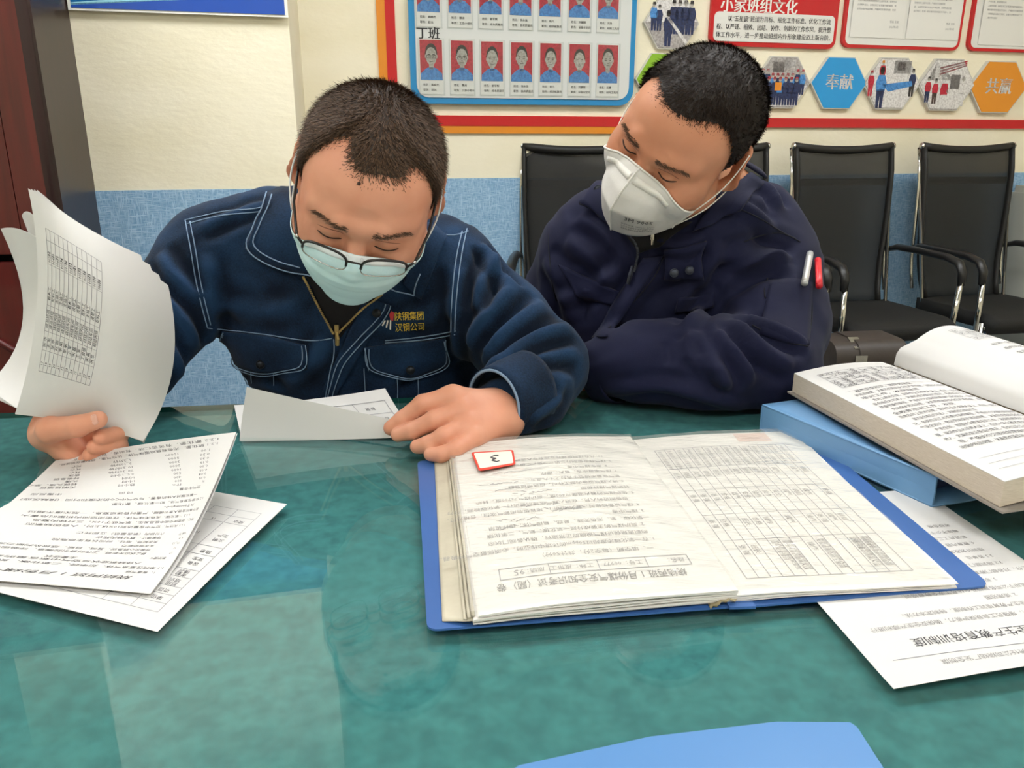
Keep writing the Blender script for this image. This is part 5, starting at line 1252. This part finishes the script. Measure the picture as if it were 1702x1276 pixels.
# embroidered name
lp = Print()
lp.text('陕钢集团', 0, .0122, .0138, width=.046, bold=.008); lp.text('汉钢公司', .0005, .0285, .0138, width=.046, bold=.008)
SL = lambda u, v: J1.px(656 + u * 1100 * .95, 519 + v * 1100 * .95 - u * 60, .0)
man1.part('embroidered_name', lp.onto(SL, 1, 1, .0025), M['gold_thread'], under=j1, label='gold embroidered company name')
lg = Print(); lg.poly([(-.006, -.002), (-.001, .001), (-.003, .014), (-.0075, .011), (-.009, .004)], 0); lgm = lg.onto(SL, 1, 1, .0027)
man1.part('embroidered_emblem', lgm, M['red_thread'], under=j1)
for k in range(3):
    lg = Print(); x0 = -.012 - .004 * k; lg.poly([(x0 + .004, .012), (x0 + .0062, .013), (x0 + .0055 - .002 * k, .026 - .003 * k), (x0 + .0035 - .002 * k, .025 - .003 * k)], 0)
    man1.part('embroidered_emblem', lg.onto(SL, 1, 1, .0027), M['white_thread'], under=j1)
# sleeve ends: cuff, dark inner sleeve
def cuff(person, a, b, r0, r1, m, under, th=.0035, el=(1, 1), n=28, inner=None, name='cuff', stitch=None):
    a, b = np.array(a), np.array(b); ax = direction(a, b); u = np.cross(ax, [0, 0, 1.0]); u /= np.linalg.norm(u); w = np.cross(u, ax)
    def S(s, t): an = 2 * math.pi * s; r = (r0 + (r1 - r0) * t) * (1 + .02 * math.sin(3 * an + 2)); return a + (b - a) * t + u * el[0] * r * math.cos(an) + w * el[1] * r * math.sin(an)
    mb = MB().grid(S, n, 8, th); o = person.part(name, mb, M[m], True, under=under)
    if stitch:
        for t in (.06, .93): person.part('topstitching', MB().tube([S(k / 30, t) * 1 + direction(a + (b - a) * t, S(k / 30, t)) * .0008 for k in range(31)], .0009, 5, False), M[stitch], True, under=under)
    person.part('hem', MB().tube([S(k / 30, 1.0) for k in range(31)], .0022, 6, False), M[stitch or m], True, under=under)
    return o
ca, cb_ = P(876, 668, 1.035), P(822, 689, .985)
ca[2] = max(ca[2], TABLE + .05); cb_[2] = max(cb_[2], TABLE + .046)
cuff(man1, ca, cb_, .050, .0435, 'denim', j1, el=(1.0, 1.0), stitch='stitch')
cuff(man1, P(862, 672, 1.02), P(828, 687, .99), .036, .0345, 'undershirt', j1, name='inner_sleeve')
cuff(man1, P(150, 640, 1.0), P(128, 648, .975), .045, .041, 'denim', j1, stitch='stitch')
# trousers and shoes under the table
tf, en = legs(hip1 + [-.09, 0, -.03], hip1 + [.09, 0, -.03], h=.011, grow=.012); V, Q = tf.mesh(); meshobj('trousers', V, Q, M['navy_trousers'], man1.e, man1.b)
def shoes(person, ends):
    for kn, an in ends:
        s = Field(an + [-.07, -.25, -.1], an + [.07, .1, .05], .008); s.cone((an[0], an[1] + .02, .045), (an[0], an[1] - .15, .035), .042, .034); s.cone((an[0], an[1], .05), (an[0], an[1], .11), .042, .045, .02)
        v, q = s.mesh(); v[:, 2] = np.maximum(v[:, 2], .002); meshobj('shoe', v, q, M['shoe'], person.e, person.b)
shoes(man1, en)
# ================================================================== the man in the navy jacket
M['navy'] = mat('navy cotton twill', '#181b38', .8, spec=.2, noise=('#11142c', 8, .3, .7), bump=(700, .25, .0008), sheen=.04)
M['navy_seam'] = mat('dark seam', '#11131f', .9); M['respirator'] = mat('white respirator fabric', '#dcd9d4', .75, spec=.2, noise=('#cfccc6', 30, .3, .7), bump=(320, .3, .0008))
M['strap'] = mat('white elastic', '#e2dfd8', .7); M['mask_print'] = mat('grey mask print', '#5b5957', .7); M['gun'] = mat('gunmetal snap', '#3b3f49', .35, metal=.7)
h2R, h2c, h2s = RotH(38.5, -24, 45.0), np.array([.2485, 1.191, 1.130]), 1.04
H2 = lambda p: (np.asarray(p) * h2s) @ h2R.T + h2c
toH2 = lambda p: ((np.asarray(p) - h2c) @ h2R) / h2s
neck2 = P(1205, 345, 1.36)
man2 = Thing('person', 'person in a navy jacket and white respirator, cropped black hair, leaning in to read', 'person', (.3, 1.52, 0))
hf2 = make_head(h2s, 1.0, toH2(neck2)); V, Q = hf2.mesh(); V = relax(V, Q, 1, .4); hv2, hq2, hn2 = V, Q, vnormals(V, Q); sk2 = Skin(V, Q)
parts = [(H2(V), Q)]
def plain_hand(w, d, n, side, curl=.5):
    """relaxed hand: wrist w, direction d, back-of-hand normal n, side = +1/-1 where the thumb leaves"""
    d = np.array(d, float); d /= np.linalg.norm(d); n = np.array(n, float); n -= d * (n @ d); n /= np.linalg.norm(n); s = np.cross(n, d) * side; w = np.array(w, float); ch = []
    for k, (o, L) in enumerate(((.031, .070), (.011, .078), (-.010, .072), (-.029, .056))):
        p = w + d * (.088 - .006 * abs(k - 1)) + s * o; c = [(p, .0108 - .0006 * k)]; a = .25
        for j, f_ in enumerate((.45, .32, .23)):
            a += curl * (.5 + .25 * j); p = p + (d * math.cos(a) - n * math.sin(a)) * L * f_; c.append((p, .0098 - .0006 * k - .0009 * j))
        ch.append(c)
    t0 = w + d * .028 + s * .026 - n * .008; t1 = t0 + d * .034 + s * .026 - n * .010; t2 = t1 + d * .031 + s * .006 - n * .008; ch.insert(0, [(t0, .0145), (t1, .0125), (t2, .0105), (t2 + d * .022 - s * .004 - n * .006, .009)])
    pal = [(w + d * .012 + s * o * .5, w + d * .084 + s * o, .018, .0135) for o in (.031, .011, -.010, -.029)]
    return hand(ch, pal, (w - d * .045, w + d * .012, .026, .025), .0022)
wr2 = P(1015, 618, 1.165); parts.append(plain_hand(wr2, P(952, 622, 1.235) - wr2, (0, -.4, 1), -1, .5))
hip2 = np.array([.30, 1.50, .56]); wl2 = np.array([.20, 1.22, .655]); parts.append(plain_hand(wl2, (.3, -1, -.05), (0, 0, 1), 1, .3))
c = Field((-.15, .95, .40), (.80, 1.75, 1.12), .012)
c.ell(P(1115, 510, 1.37), (.165, .10, .16)); c.ell((.30, 1.48, .62), (.15, .11, .17), .08); c.cone(P(990, 400, 1.37), P(1285, 410, 1.35), .055, .055, .08); c.cone(neck2, P(1140, 470, 1.37), .055, .08, .05)
c.chain([P(1300, 445, 1.33), P(1288, 622, 1.16), P(1015, 618, 1.165)], [.055, .045, .03], .03); c.chain([P(955, 425, 1.37), (.05, 1.42, .72), wl2 + [-.01, .04, .005]], [.05, .042, .03], .03)
lf, en2 = legs(hip2 + [-.09, 0, -.03], hip2 + [.09, 0, -.03], h=.013); parts += [c.mesh(), lf.mesh()]
bv, bq = join(parts); meshobj('body', bv, bq, M['skin2'], man2.e, man2.b)
hl2 = [.072, .072, .074, .076, .072, .058, .034, .000, -.012, -.012, .018, .028, .0, -.035, -.058, -.062]
flow2 = lambda p: np.c_[p[:, 0] * 6, -.5 - p[:, 1] * 4, .3 - (p[:, 2] - .04) * 4]
hv, hq, nsh = make_hair(hv2, hq2, hn2, hl2, .0075, 8, 24000, .0085, flow2, .0025, .0004)
o = meshobj('hair', H2(hv), hq, [M['scalp2'], M['hair2']], man2.e, man2.b); o.data.polygons.foreach_set('material_index', [0] * nsh + [1] * (len(o.data.polygons) - nsh)); o['label'] = 'cropped black hair'
for s in (-1, 1):
    v, q = brows(sk2, s, None, 15 + s, 200); meshobj('eyebrow', H2(v), q, M['brow'], man2.e, man2.b); pts = []
    for i in range(11):
        t = i / 10; x = s * (.019 + .028 * t); z = -.002 - .0030 * math.sin(math.pi * t) + .003 * t
        hh = sk2.b.ray_cast(Vector((x, -.2, z)), Vector((0, 1, 0))); pts.append(H2(np.array(hh[0]) + [0, -.0005, 0]))
    cr = [H2(np.array(sk2.b.ray_cast(Vector((s * (.018 + .03 * t), -.2, .0055 + .0024 * math.sin(math.pi * t))), Vector((0, 1, 0)))[0])) for t in np.linspace(0, 1, 11)]; man2.part('eyelid_crease', MB().tube(cr, [.0002] + [.0006] * 9 + [.0002], 5), M['crease'], True)
    man2.part('eyelashes', MB().tube(pts, [.0004] + [.0011] * 9 + [.0005], 5), M['lash'], True)
# ---- folded white respirator: two panels meeting in a ridge
def ridge(v): return np.array([0, np.interp(v, [0, .25, .5, 1], [-.108, -.134, -.141, -.106]), np.interp(v, [0, .25, .5, 1], [.000, -.031, -.059, -.122])])
def sidep(v): return np.array([np.interp(v, [0, 1], [.068, .062]), np.interp(v, [0, 1], [-.050, -.050]), np.interp(v, [0, 1], [-.048, -.098])])
def resp(s):
    def S(u, v):
        a, b = ridge(v), sidep(v); p = a * (1 - u) + b * u; bl = math.sin(math.pi * u) * (.010 + .004 * math.sin(math.pi * v)); p = p + np.array([.6, -.8, 0]) * bl; p[2] += .006 * math.sin(math.pi * u) * (1 - v) - .006 * math.sin(math.pi * u) * v
        p[0] *= s; return p
    G = np.array([[S(u, v) for v in np.linspace(0, 1, 31)] for u in np.linspace(0, 1, 31)]); G = hf2.push(G.reshape(-1, 3), .003).reshape(31, 31, 3)
    for _ in range(2): G[1:-1] = .25 * (G[:-2] + G[2:]) + .5 * G[1:-1]
    return G
rs = empty('respirator'); rs.parent = man2.e; rs['label'] = 'white folded respirator with a centre ridge and printed side'
GG = {}
for s in (-1, 1):
    G = resp(s); GG[s] = G; A = np.array([[H2(p) for p in r_] for r_ in G]); A = A[:, ::-1] if s > 0 else A
    man2.part('respirator_panel', MB().gridpts(A, .0012), M['respirator'], True, under=rs)
    top = [H2(G[i, 0]) for i in range(31)]; man2.part('respirator_hem', MB().tube(top, .0016, 6), M['strap'], True, under=rs); man2.part('respirator_hem', MB().tube([H2(G[30, j]) for j in range(31)], .0016, 6), M['strap'], True, under=rs)
    man2.part('nose_band', MB().gridpts(np.array([[H2(G[i, j] + np.array([s * .001, -.0012, 0])) for j in range(2, 5)] for i in range(1, 20)])[:, ::(-1 if s > 0 else 1)], .0008), M['strap'], True, under=rs)
    for jv, zt, yt in ((2, .026, .014), (27, -.030, .016)):
        a = G[30, jv]; e = np.array([s * .088, yt, zt]); man2.part('strap', MB().tube([H2(a * (1 - t) + e * t + np.array([s * .007 * math.sin(math.pi * t), 0, 0])) for t in np.linspace(0, 1, 9)], .0017, 6, flat=.6), M['strap'], True, under=rs)
man2.part('ridge_seam', MB().tube([H2(GG[1][0, j] + np.array([0, -.0004, 0])) for j in range(31)], .0014, 6), M['strap'], True, under=rs)
G1 = GG[1]
def SR(u, v):
    a, b = np.clip(u, 0, 1) * 30, np.clip(v, 0, 1) * 30; i, j = min(int(a), 29), min(int(b), 29); fa, fb = a - i, b - j
    return H2(G1[i, j] * (1 - fa) * (1 - fb) + G1[i + 1, j] * fa * (1 - fb) + G1[i, j + 1] * (1 - fa) * fb + G1[i + 1, j + 1] * fa * fb)
p = Print(); p.text('3M 9005', .20, .60, .12, mi=0, bold=.02, width=.40, rot=0)
for i, s_ in enumerate(['执行标准 GB2626 KN90', '生产许可证编号 生产日期见包装', '使用前请阅读说明 有限公司制造']): p.text(s_, .16, .71 + .06 * i, .045, mi=0, width=.5)
man2.part('respirator_print', p.onto(SR, 1, 1, .0009), M['mask_print'], under=rs)

# ---- navy jacket
f = Field((-.14, .92, .5), (.80, 1.70, 1.13), .0055)
f.ell(P(1112, 505, 1.37), (.21, .14, .20)); f.ell((.29, 1.45, .72), (.195, .15, .2), .08)
f.cone(P(995, 410, 1.375), P(1265, 425, 1.36), .076, .084, .07); f.cone(P(1010, 370, 1.36), P(1120, 390, 1.30), .055, .075, .05); f.cone(P(1255, 362, 1.37), P(1190, 380, 1.30), .060, .08, .05)
f.chain([P(1278, 455, 1.33), P(1282, 535, 1.25), P(1268, 615, 1.16), P(1175, 604, 1.12), P(1070, 600, 1.135), P(1005, 606, 1.165)], [.083, .084, .078, .068, .056, .047], .04, .03)
f.chain([P(972, 430, 1.375), (.055, 1.43, .80), (.06, 1.40, .70), (.16, 1.27, .66)], [.075, .066, .06, .048], .05, .025)
V, Q = f.mesh(); V = relax(V, Q, 2, .5); N = vnormals(V, Q); s0 = Skin(V, Q)
fold = lambda pts, a=.012, w=.0135, hol=.85: (s0.line(pts, 0, 10), a, w, hol)
V = displace(V, N, [fold([(1200, 440), (1260, 425), (1320, 440)], 0.0135, .018), fold([(1190, 480), (1250, 440), (1310, 415)], 0.0090), fold([(1195, 545), (1230, 590), (1250, 640)], 0.0105), fold([(1215, 530), (1265, 580), (1320, 610)], 0.0120, .016),
                    fold([(1180, 555), (1195, 610), (1215, 650)], 0.0090), fold([(1150, 545), (1160, 590), (1185, 625)], 0.0075), fold([(1130, 560), (1140, 600)], 0.0060), fold([(1225, 525), (1290, 545), (1345, 575)], 0.0090), fold([(1000, 650), (1080, 640), (1160, 655), (1240, 680)], 0.0060, .012),
                    fold([(1180, 330), (1240, 345), (1290, 385)], 0.0090), fold([(1215, 300), (1270, 310), (1300, 350)], 0.0105, .014), fold([(1085, 400), (1130, 408), (1175, 400)], 0.0090), fold([(940, 400), (990, 430), (1020, 480)], 0.0090, .018), fold([(960, 360), (1010, 400), (1040, 450)], 0.0075),
                    fold([(905, 430), (935, 480), (950, 540)], 0.0090, .018), fold([(930, 500), (985, 480), (1040, 440)], 0.0075), fold([(1000, 560), (1050, 500), (1085, 450)], 0.0090, .016), fold([(1110, 520), (1160, 470), (1200, 400)], 0.0090, .016), fold([(1130, 545), (1165, 520), (1185, 480)], 0.0075)])
V = V + N * (.0014 * np.sin(V[:, 0] * 75 + 3 * np.sin(V[:, 2] * 50)) * np.sin(V[:, 2] * 60 + 2 * np.sin(V[:, 1] * 45)))[:, None]
lowt = (V[:, 2] < TABLE + .003) & (V[:, 1] < edgeY(V[:, 0]) + .01) & (V[:, 2] > TABLE - .12); V[lowt, 2] = TABLE + .003
j2 = meshobj('jacket', V, Q, M['navy'], man2.e, man2.b); j2['label'] = 'navy blue cotton work jacket'; J2 = Skin(V, Q)
sm = lambda pts, r=.0012, off=.0003, m='navy_seam': man2.part('seam', MB().tube(J2.line(pts, off), r, 5), M[m], True, under=j2)
def neck_band(person, base, head, m, under, r=.078, h=.06, span=115):
    ax = direction(base, head); bk = np.array([0, 1.0, 0]); bk -= ax * (bk @ ax); bk /= np.linalg.norm(bk); sd = np.cross(ax, bk)
    S = lambda u, v: base + ax * (h * v) + (bk * math.cos(math.radians((u * 2 - 1) * span)) + sd * math.sin(math.radians((u * 2 - 1) * span))) * (r - .006 * v)
    A = np.array([[S(u, v) for v in np.linspace(0, 1, 7)] for u in np.linspace(0, 1, 29)]); person.part('collar', MB().gridpts(A, -.004), M[m], True, under=under)
neck_band(man2, neck2 - direction(neck2, H2((0, .03, -.08))) * .005, H2((0, .03, -.08)), 'navy', j2)
neck_band(man1, neck1 - direction(neck1, H1((0, .03, -.08))) * .005, H1((0, .03, -.08)), 'denim', j1)
# stand collar: right and left leaves
man2.part('collar', J2.patch([(1018, 282), (1010, 300), (1012, 330)], [(968, 345), (1000, 362), (1022, 372)], 12, 10, .012, .004, .002), M['navy'], True, under=j2)
man2.part('collar', J2.patch([(1222, 288), (1242, 292), (1264, 306)], [(1150, 382), (1186, 374), (1226, 346)], 14, 10, .010, .004, .003), M['navy'], True, under=j2)
sm([(969, 346), (1000, 364), (1022, 374)], .001, .013)
snap(man2, J2, 999, 326, j2, .0066, 'gun', off=.0145)
man2.part('undershirt', J2.patch([(1030, 372), (1090, 375), (1150, 368)], [(1064, 420), (1085, 412), (1100, 405)], 8, 6, .004, .003), M['undershirt'], True)
zl = J2.line([(1035, 378), (1055, 400), (1062, 420), (1056, 450)], .004, 34); man2.part('zipper_tape', MB().tube(zl, .004, 6, flat=.35), M['navy_seam'], True, under=j2); tm = MB()
for q in zl: tm.box(q + np.array([0, -.002, 0]), (.004, .002, .0016))
man2.part('zipper_teeth', tm, M['gun'], under=j2, kind='stuff')
zp = J2.px(1053, 440, .007); man2.part('zipper_pull', MB().tube([zp, zp + [-.003, -.003, -.014], zp + [-.006, -.003, -.028]], [.002, .004, .003], 6), M['gun'], under=j2)
zp = J2.px(1087, 392, .006); man2.part('zipper_pull', MB().box(zp, (.005, .004, .012)).tube([zp, zp + [.0, -.003, -.014]], [.0025, .002], 6), M['steel'], under=j2)
man2.part('storm_flap', J2.patch([(1106, 412), (1140, 410), (1172, 400)], [(1105, 462), (1135, 464), (1168, 462)], 10, 8, .009, .004, .002), M['navy'], True, under=j2, label='folded back flap with two snap buttons')
for x, y in ((1118, 448), (1153, 449)): snap(man2, J2, x, y, j2, .0062, 'gun', off=.0135)
man2.part('placket', J2.patch([(1070, 430), (1090, 428), (1104, 424)], [(985, 560), (1000, 562), (1012, 560)], 6, 16, .005, .003), M['navy'], True, under=j2)
man2.part('pocket_flap', J2.patch([(928, 440), (980, 462), (1032, 486)], [(958, 490), (988, 500), (1020, 508)], 12, 6, .004, .003), M['navy'], True, under=j2)
man2.part('pocket_flap', J2.patch([(1128, 496), (1158, 492), (1186, 486)], [(1122, 519), (1155, 516), (1186, 509)], 12, 6, .004, .003), M['navy'], True, under=j2)
for pts in ([(928, 440), (980, 463), (1032, 487)], [(1224, 345), (1262, 362), (1300, 386), (1322, 396)], [(1237, 402), (1262, 392), (1296, 386), (1330, 402)], [(1248, 290), (1236, 320), (1224, 345)],
            [(1276, 462), (1270, 480), (1272, 496)], [(1250, 540), (1300, 566), (1342, 575)], [(1346, 470), (1350, 520), (1342, 574)], [(1104, 424), (1088, 460), (1050, 505), (1012, 545)], [(920, 350), (912, 400), (918, 470), (925, 500)]): sm(pts)
man2.part('sleeve_pocket', J2.patch([(1280, 468), (1320, 462), (1350, 470)], [(1262, 555), (1305, 568), (1344, 572)], 12, 12, .002, .002, .0), M['navy'], True, under=j2)
cuff(man2, P(1030, 617, 1.155), P(1000, 618, 1.18), .046, .044, 'navy', j2)
tf, en = legs(hip2 + [-.09, 0, -.03], hip2 + [.09, 0, -.03], h=.011, grow=.012); V, Q = tf.mesh(); meshobj('trousers', V, Q, M['navy_trousers'], man2.e, man2.b); shoes(man2, en)

# ---- pens in the sleeve pocket
M['pen_red'] = mat('red pen plastic', '#d2222f', .35); M['pen_clear'] = mat('silver pen', '#c4c5c6', .3, metal=.35); M['pen_white'] = mat('white pen clip', '#eceae6', .35)
def pen(label, x0, y0, x1, y1, mat_, clip, cx, r=.0052):
    a, b = J2.px(x0, y0, .008), J2.px(x1, y1, .010); d = direction(a, b); t = Thing('pen', label, 'pen', b, 'pens in the sleeve pocket')
    t.part('barrel', MB().tube([a - d * .002, a, b, b + d * .02], [.002, r, r, r], 10), M[mat_], True)
    n = CAM - b; n /= np.linalg.norm(n); sd = np.cross(d, n); o_ = n * (r + .003) + sd * cx
    t.part('clip', MB().tube([a + d * .008 + n * r * .6, a + d * .010 + o_, b + d * .004 + o_, b + d * .012 + o_ * .9], [.0022, .0026, .0026, .0032], 6), M[clip], True)
pen('silver pen with a white clip tucked in the navy sleeve pocket', 1340, 424, 1333, 466, 'pen_clear', 'pen_white', .0)
pen('red pen with a long red clip tucked in the navy sleeve pocket', 1352, 436, 1353, 470, 'pen_red', 'pen_red', .004)
# ================================================================== mesh chairs along the wall
M['chair_black'] = mat('black chair frame cover', '#171614', .55); M['chrome'] = mat('chrome tube', '#c9c8c4', .12, metal=1.0); M['pad'] = mat('black arm pad', '#1b1b1c', .35)
def meshcloth():
    m = mat('black chair mesh', '#20201e', .7, bump=(500, .3, .001)); nt = m.node_tree; b = nt.nodes['Principled BSDF']; out = nt.nodes['Material Output']
    tr = nt.nodes.new('ShaderNodeBsdfTransparent'); mx = nt.nodes.new('ShaderNodeMixShader'); mx.inputs[0].default_value = .76
    nt.links.new(tr.outputs[0], mx.inputs[1]); nt.links.new(b.outputs[0], mx.inputs[2]); nt.links.new(mx.outputs[0], out.inputs[0]); return m
M['mesh'] = meshcloth(); M['seat_cloth'] = mat('black ribbed seat cloth', '#141413', .8, bump=(1, 1, .001)); 
def rib_bump(m, sc=420):
    nt = m.node_tree; b = nt.nodes['Principled BSDF']; tc = nt.nodes.new('ShaderNodeTexCoord'); w = nt.nodes.new('ShaderNodeTexWave'); w.inputs['Scale'].default_value = sc / 6.28; bp = nt.nodes.new('ShaderNodeBump'); bp.inputs['Strength'].default_value = .5; bp.inputs['Distance'].default_value = .002
    nt.links.new(tc.outputs['Object'], w.inputs['Vector']); nt.links.new(w.outputs['Fac'], bp.inputs['Height']); nt.links.new(bp.outputs[0], b.inputs['Normal'])
rib_bump(M['seat_cloth'])
def prof(z): return np.interp(z, [.44, .52, .62, .80, 1.0, 1.11], [.17, .205, .225, .235, .25, .275])
def half(z): return np.interp(z, [.44, .55, .70, .85, 1.11], [.185, .200, .213, .222, .228])
def make_chair(label):
    t = Thing('mesh_chair', label, 'chair', (0, 0, 0), 'mesh chairs along the wall'); zs = np.linspace(.46, 1.10, 15)
    t.part('back_mesh', MB().grid(lambda u, v: np.array([(u * 2 - 1) * half(.46 + .64 * v), prof(.46 + .64 * v) + .018 * (1 - (u * 2 - 1) ** 2), .46 + .64 * v - .014 * (1 - (u * 2 - 1) ** 2) * (v > .9) * (v - .9) * 10]), 10, 18, .003), M['mesh'], True)
    for s in (-1, 1): t.part('back_bar', MB().tube([(s * half(z), prof(z), z) for z in zs], .0165, 8, flat=.6), M['chair_black'], True)
    t.part('top_bar', MB().tube([((u * 2 - 1) * .234, prof(1.11) + .006 * (1 - (u * 2 - 1) ** 2), 1.106 - .016 * (1 - (u * 2 - 1) ** 2)) for u in np.linspace(0, 1, 11)], .0165, 8), M['chair_black'], True)
    t.part('head_band', MB().grid(lambda u, v: np.array([(u * 2 - 1) * half(.945 + .03 * v) * .97, prof(.945 + .03 * v) + .018 * (1 - (u * 2 - 1) ** 2) + .014, .945 + .03 * v]), 8, 3, .002), M['chair_black'], True)
    for s in (-1, 1):
        t.part('end_cap', MB().tube([(s * .232, prof(1.11), 1.106), (s * .242, prof(1.11), 1.107)], [.015, .013], 10), M['chrome'], True)
        t.part('back_tube', MB().tube([(s * .238, prof(z) + .016, z) for z in np.linspace(.5, 1.1, 10)] + [(s * .215, .16, .43), (s * .215, -.1, .41)], .008, 8), M['chrome'], True)
        t.part('armrest', MB().tube([(s * .242, .235, .675), (s * .252, .18, .690), (s * .258, .05, .690), (s * .260, -.10, .684), (s * .261, -.165, .668), (s * .261, -.188, .635), (s * .261, -.190, .585)], [.014, .018, .020, .020, .020, .019, .016], 8, flat=.75), M['pad'], True)
        lg = t.part('leg', MB().tube([(s * .258, -.190, .60), (s * .252, -.190, .45), (s * .250, -.195, .03), (s * .250, -.17, .013), (s * .250, .24, .013)], .011, 8), M['chrome'], True)
        t.part('leg', MB().tube([(s * .236, -.20, .43), (s * .232, -.21, .03)], .009, 8), M['chrome'], True)
    t.part('seat', MB().grid(lambda u, v: np.array([(u * 2 - 1) * (.222 + .004 * math.sin(3 * v)), -.25 + .44 * v, .462 - .012 * math.sin(math.pi * u) * math.sin(math.pi * v) - .028 * max(0, .18 - v) ** 2 * 30]), 12, 14, .055), M['seat_cloth'], True)
    t.part('cross_tube', MB().tube([(-.235, -.195, .405), (.235, -.195, .405)], .010, 8), M['chrome'], True)
    return t.e
ch = make_chair('black mesh chair with a chrome cap, its back showing beside the navy sleeve pens')
def setchair(c, px, Y, yaw):
    p = P(px, 237, Y); r = math.radians(yaw); c.rotation_euler = (0, 0, r); c.location = (p[0] + .27 * math.sin(r), p[1] - .27 * math.cos(r), 0)
spots = [(1405, 3.47, 13.7, 'black mesh chair standing between the navy sleeve with the pens and the outermost chair'), (1612, 3.62, 13.7, 'black mesh chair outermost in the row, next to the light grey metal cabinet'),
         (1190, 3.34, 13.7, 'black mesh chair almost hidden behind the cropped black haired head'), (966, 3.30, -3, 'black mesh chair half hidden, turned a little, its armrest showing above the denim elbow')]
for i, (px, Y, yaw, lab_) in enumerate(spots):
    c_ = ch if i == 0 else copy_tree(ch); c_['label'] = lab_; setchair(c_, px, Y, yaw)
# ---- brown case with a silver clasp
M['leather'] = mat('dark brown leather', '#3a322d', .5, noise=('#2f2824', 12, .3, .7), bump=(120, .4, .001))
cc = P(1428, 560, 2.45); cw_, ch_ = .235, cc[2]; R13 = np.array(Matrix.Rotation(.12, 3, 'Z'))
cs = Thing('leather_case', 'dark brown leather case with a silver clasp behind the thick open book', 'case', (cc[0], cc[1], .2))
def cbx(c_, d): return MB().box(np.array([cc[0], cc[1], 0]) + R13 @ np.array(c_), d, R13)
def roundbox(mb, c_, hw, hd, z0, z1, r, under=None):
    prof_ = [(-hd, z0), (hd, z0), (hd, z1 - r)] + [(hd - r + r * math.cos(a), z1 - r + r * math.sin(a)) for a in np.linspace(.3, math.pi / 2, 5)] + [(-hd + r * 1.6 - r * 1.6 * math.sin(a), z1 - r * 1.6 + r * 1.6 * math.cos(a)) for a in np.linspace(0, math.pi / 2, 6)]
    return mb.prism([np.array([cc[0], cc[1], 0]) + R13 @ np.array([c_[0] - hw, c_[1] + y, z]) for y, z in prof_], R13 @ np.array([2 * hw, 0, 0]))
cs.part('case_body', roundbox(MB(), (0, 0), cw_ / 2, .09, .2, ch_, .03), M['leather'], 'auto')
lid_ = cs.part('case_flap', roundbox(MB(), (.035, 0), cw_ / 2 - .04, .093, ch_ - .16, ch_ + .004, .032), M['leather'], 'auto')
cs.part('clasp', MB().box(np.array([cc[0], cc[1], 0]) + R13 @ np.array([-.04, -.055, ch_ - .006]), (.034, .055, .006), R13 @ np.array(Matrix.Rotation(.45, 3, 'X'))), M['steel']); cs.part('clasp_plate', cbx((-.04, -.093, ch_ - .045), (.038, .004, .02)), M['steel'])
M['plastic_black'] = mat('black plastic', '#1d1c1b', .45)
st_ = Thing('step_stool', 'low black step stool under the brown leather case', 'stool', (cc[0], cc[1], 0))
st_.part('stool_top', cbx((0, 0, .185), (.34, .26, .03)), M['plastic_black'])
for sx in (-1, 1):
    for sy in (-1, 1): st_.part('leg', cbx((sx * .14, sy * .1, .085), (.03, .03, .17)), M['plastic_black'])
# ---- black ribbed crate on the floor behind the denim jacket
kb = P(772, 600, 2.55); K0 = np.array([kb[0], kb[1], 0])
kr = Thing('storage_crate', 'black ribbed storage crate glimpsed between denim chest and denim sleeve', 'crate', K0)
kz = kb[2] + .01
kr.part('crate_body', MB().box(K0 + [0, 0, kz / 2], (.38, .26, kz)), M['plastic_black']); kr.part('crate_lid', MB().box(K0 + [0, 0, kz + .012], (.40, .28, .024)), M['plastic_black'])
for k in range(5): kr.part('rib', MB().box(K0 + [0, -.134, kz - .03 - .035 * k], (.38, .012, .012)), M['plastic_black'])
# ---- stools the two men sit on
for nm, x, y, lab_ in (('a', -.22, 1.46, 'round black stool under the man in denim'), ('b', .30, 1.51, 'round black stool under the man in the navy jacket')):
    s_ = Thing('stool', lab_, 'stool', (x, y, 0)); q = lambda r0, z0, r1, z1: MB().tube([(x, y, z0), (x, y, z1)], [r0, r1], 20)
    s_.part('stool_seat', MB().tube([(x, y, .345), (x, y, .35), (x, y, .385), (x, y, .392)], [.15, .165, .165, .15], 24), M['pad'], 'auto'); s_.part('column', q(.03, .05, .03, .35), M['chrome'], 'auto')
    for k in range(5): a = 2 * math.pi * k / 5; s_.part('foot', MB().tube([(x, y, .05), (x + .24 * math.cos(a), y + .24 * math.sin(a), .02)], [.018, .014], 8), M['plastic_black'])
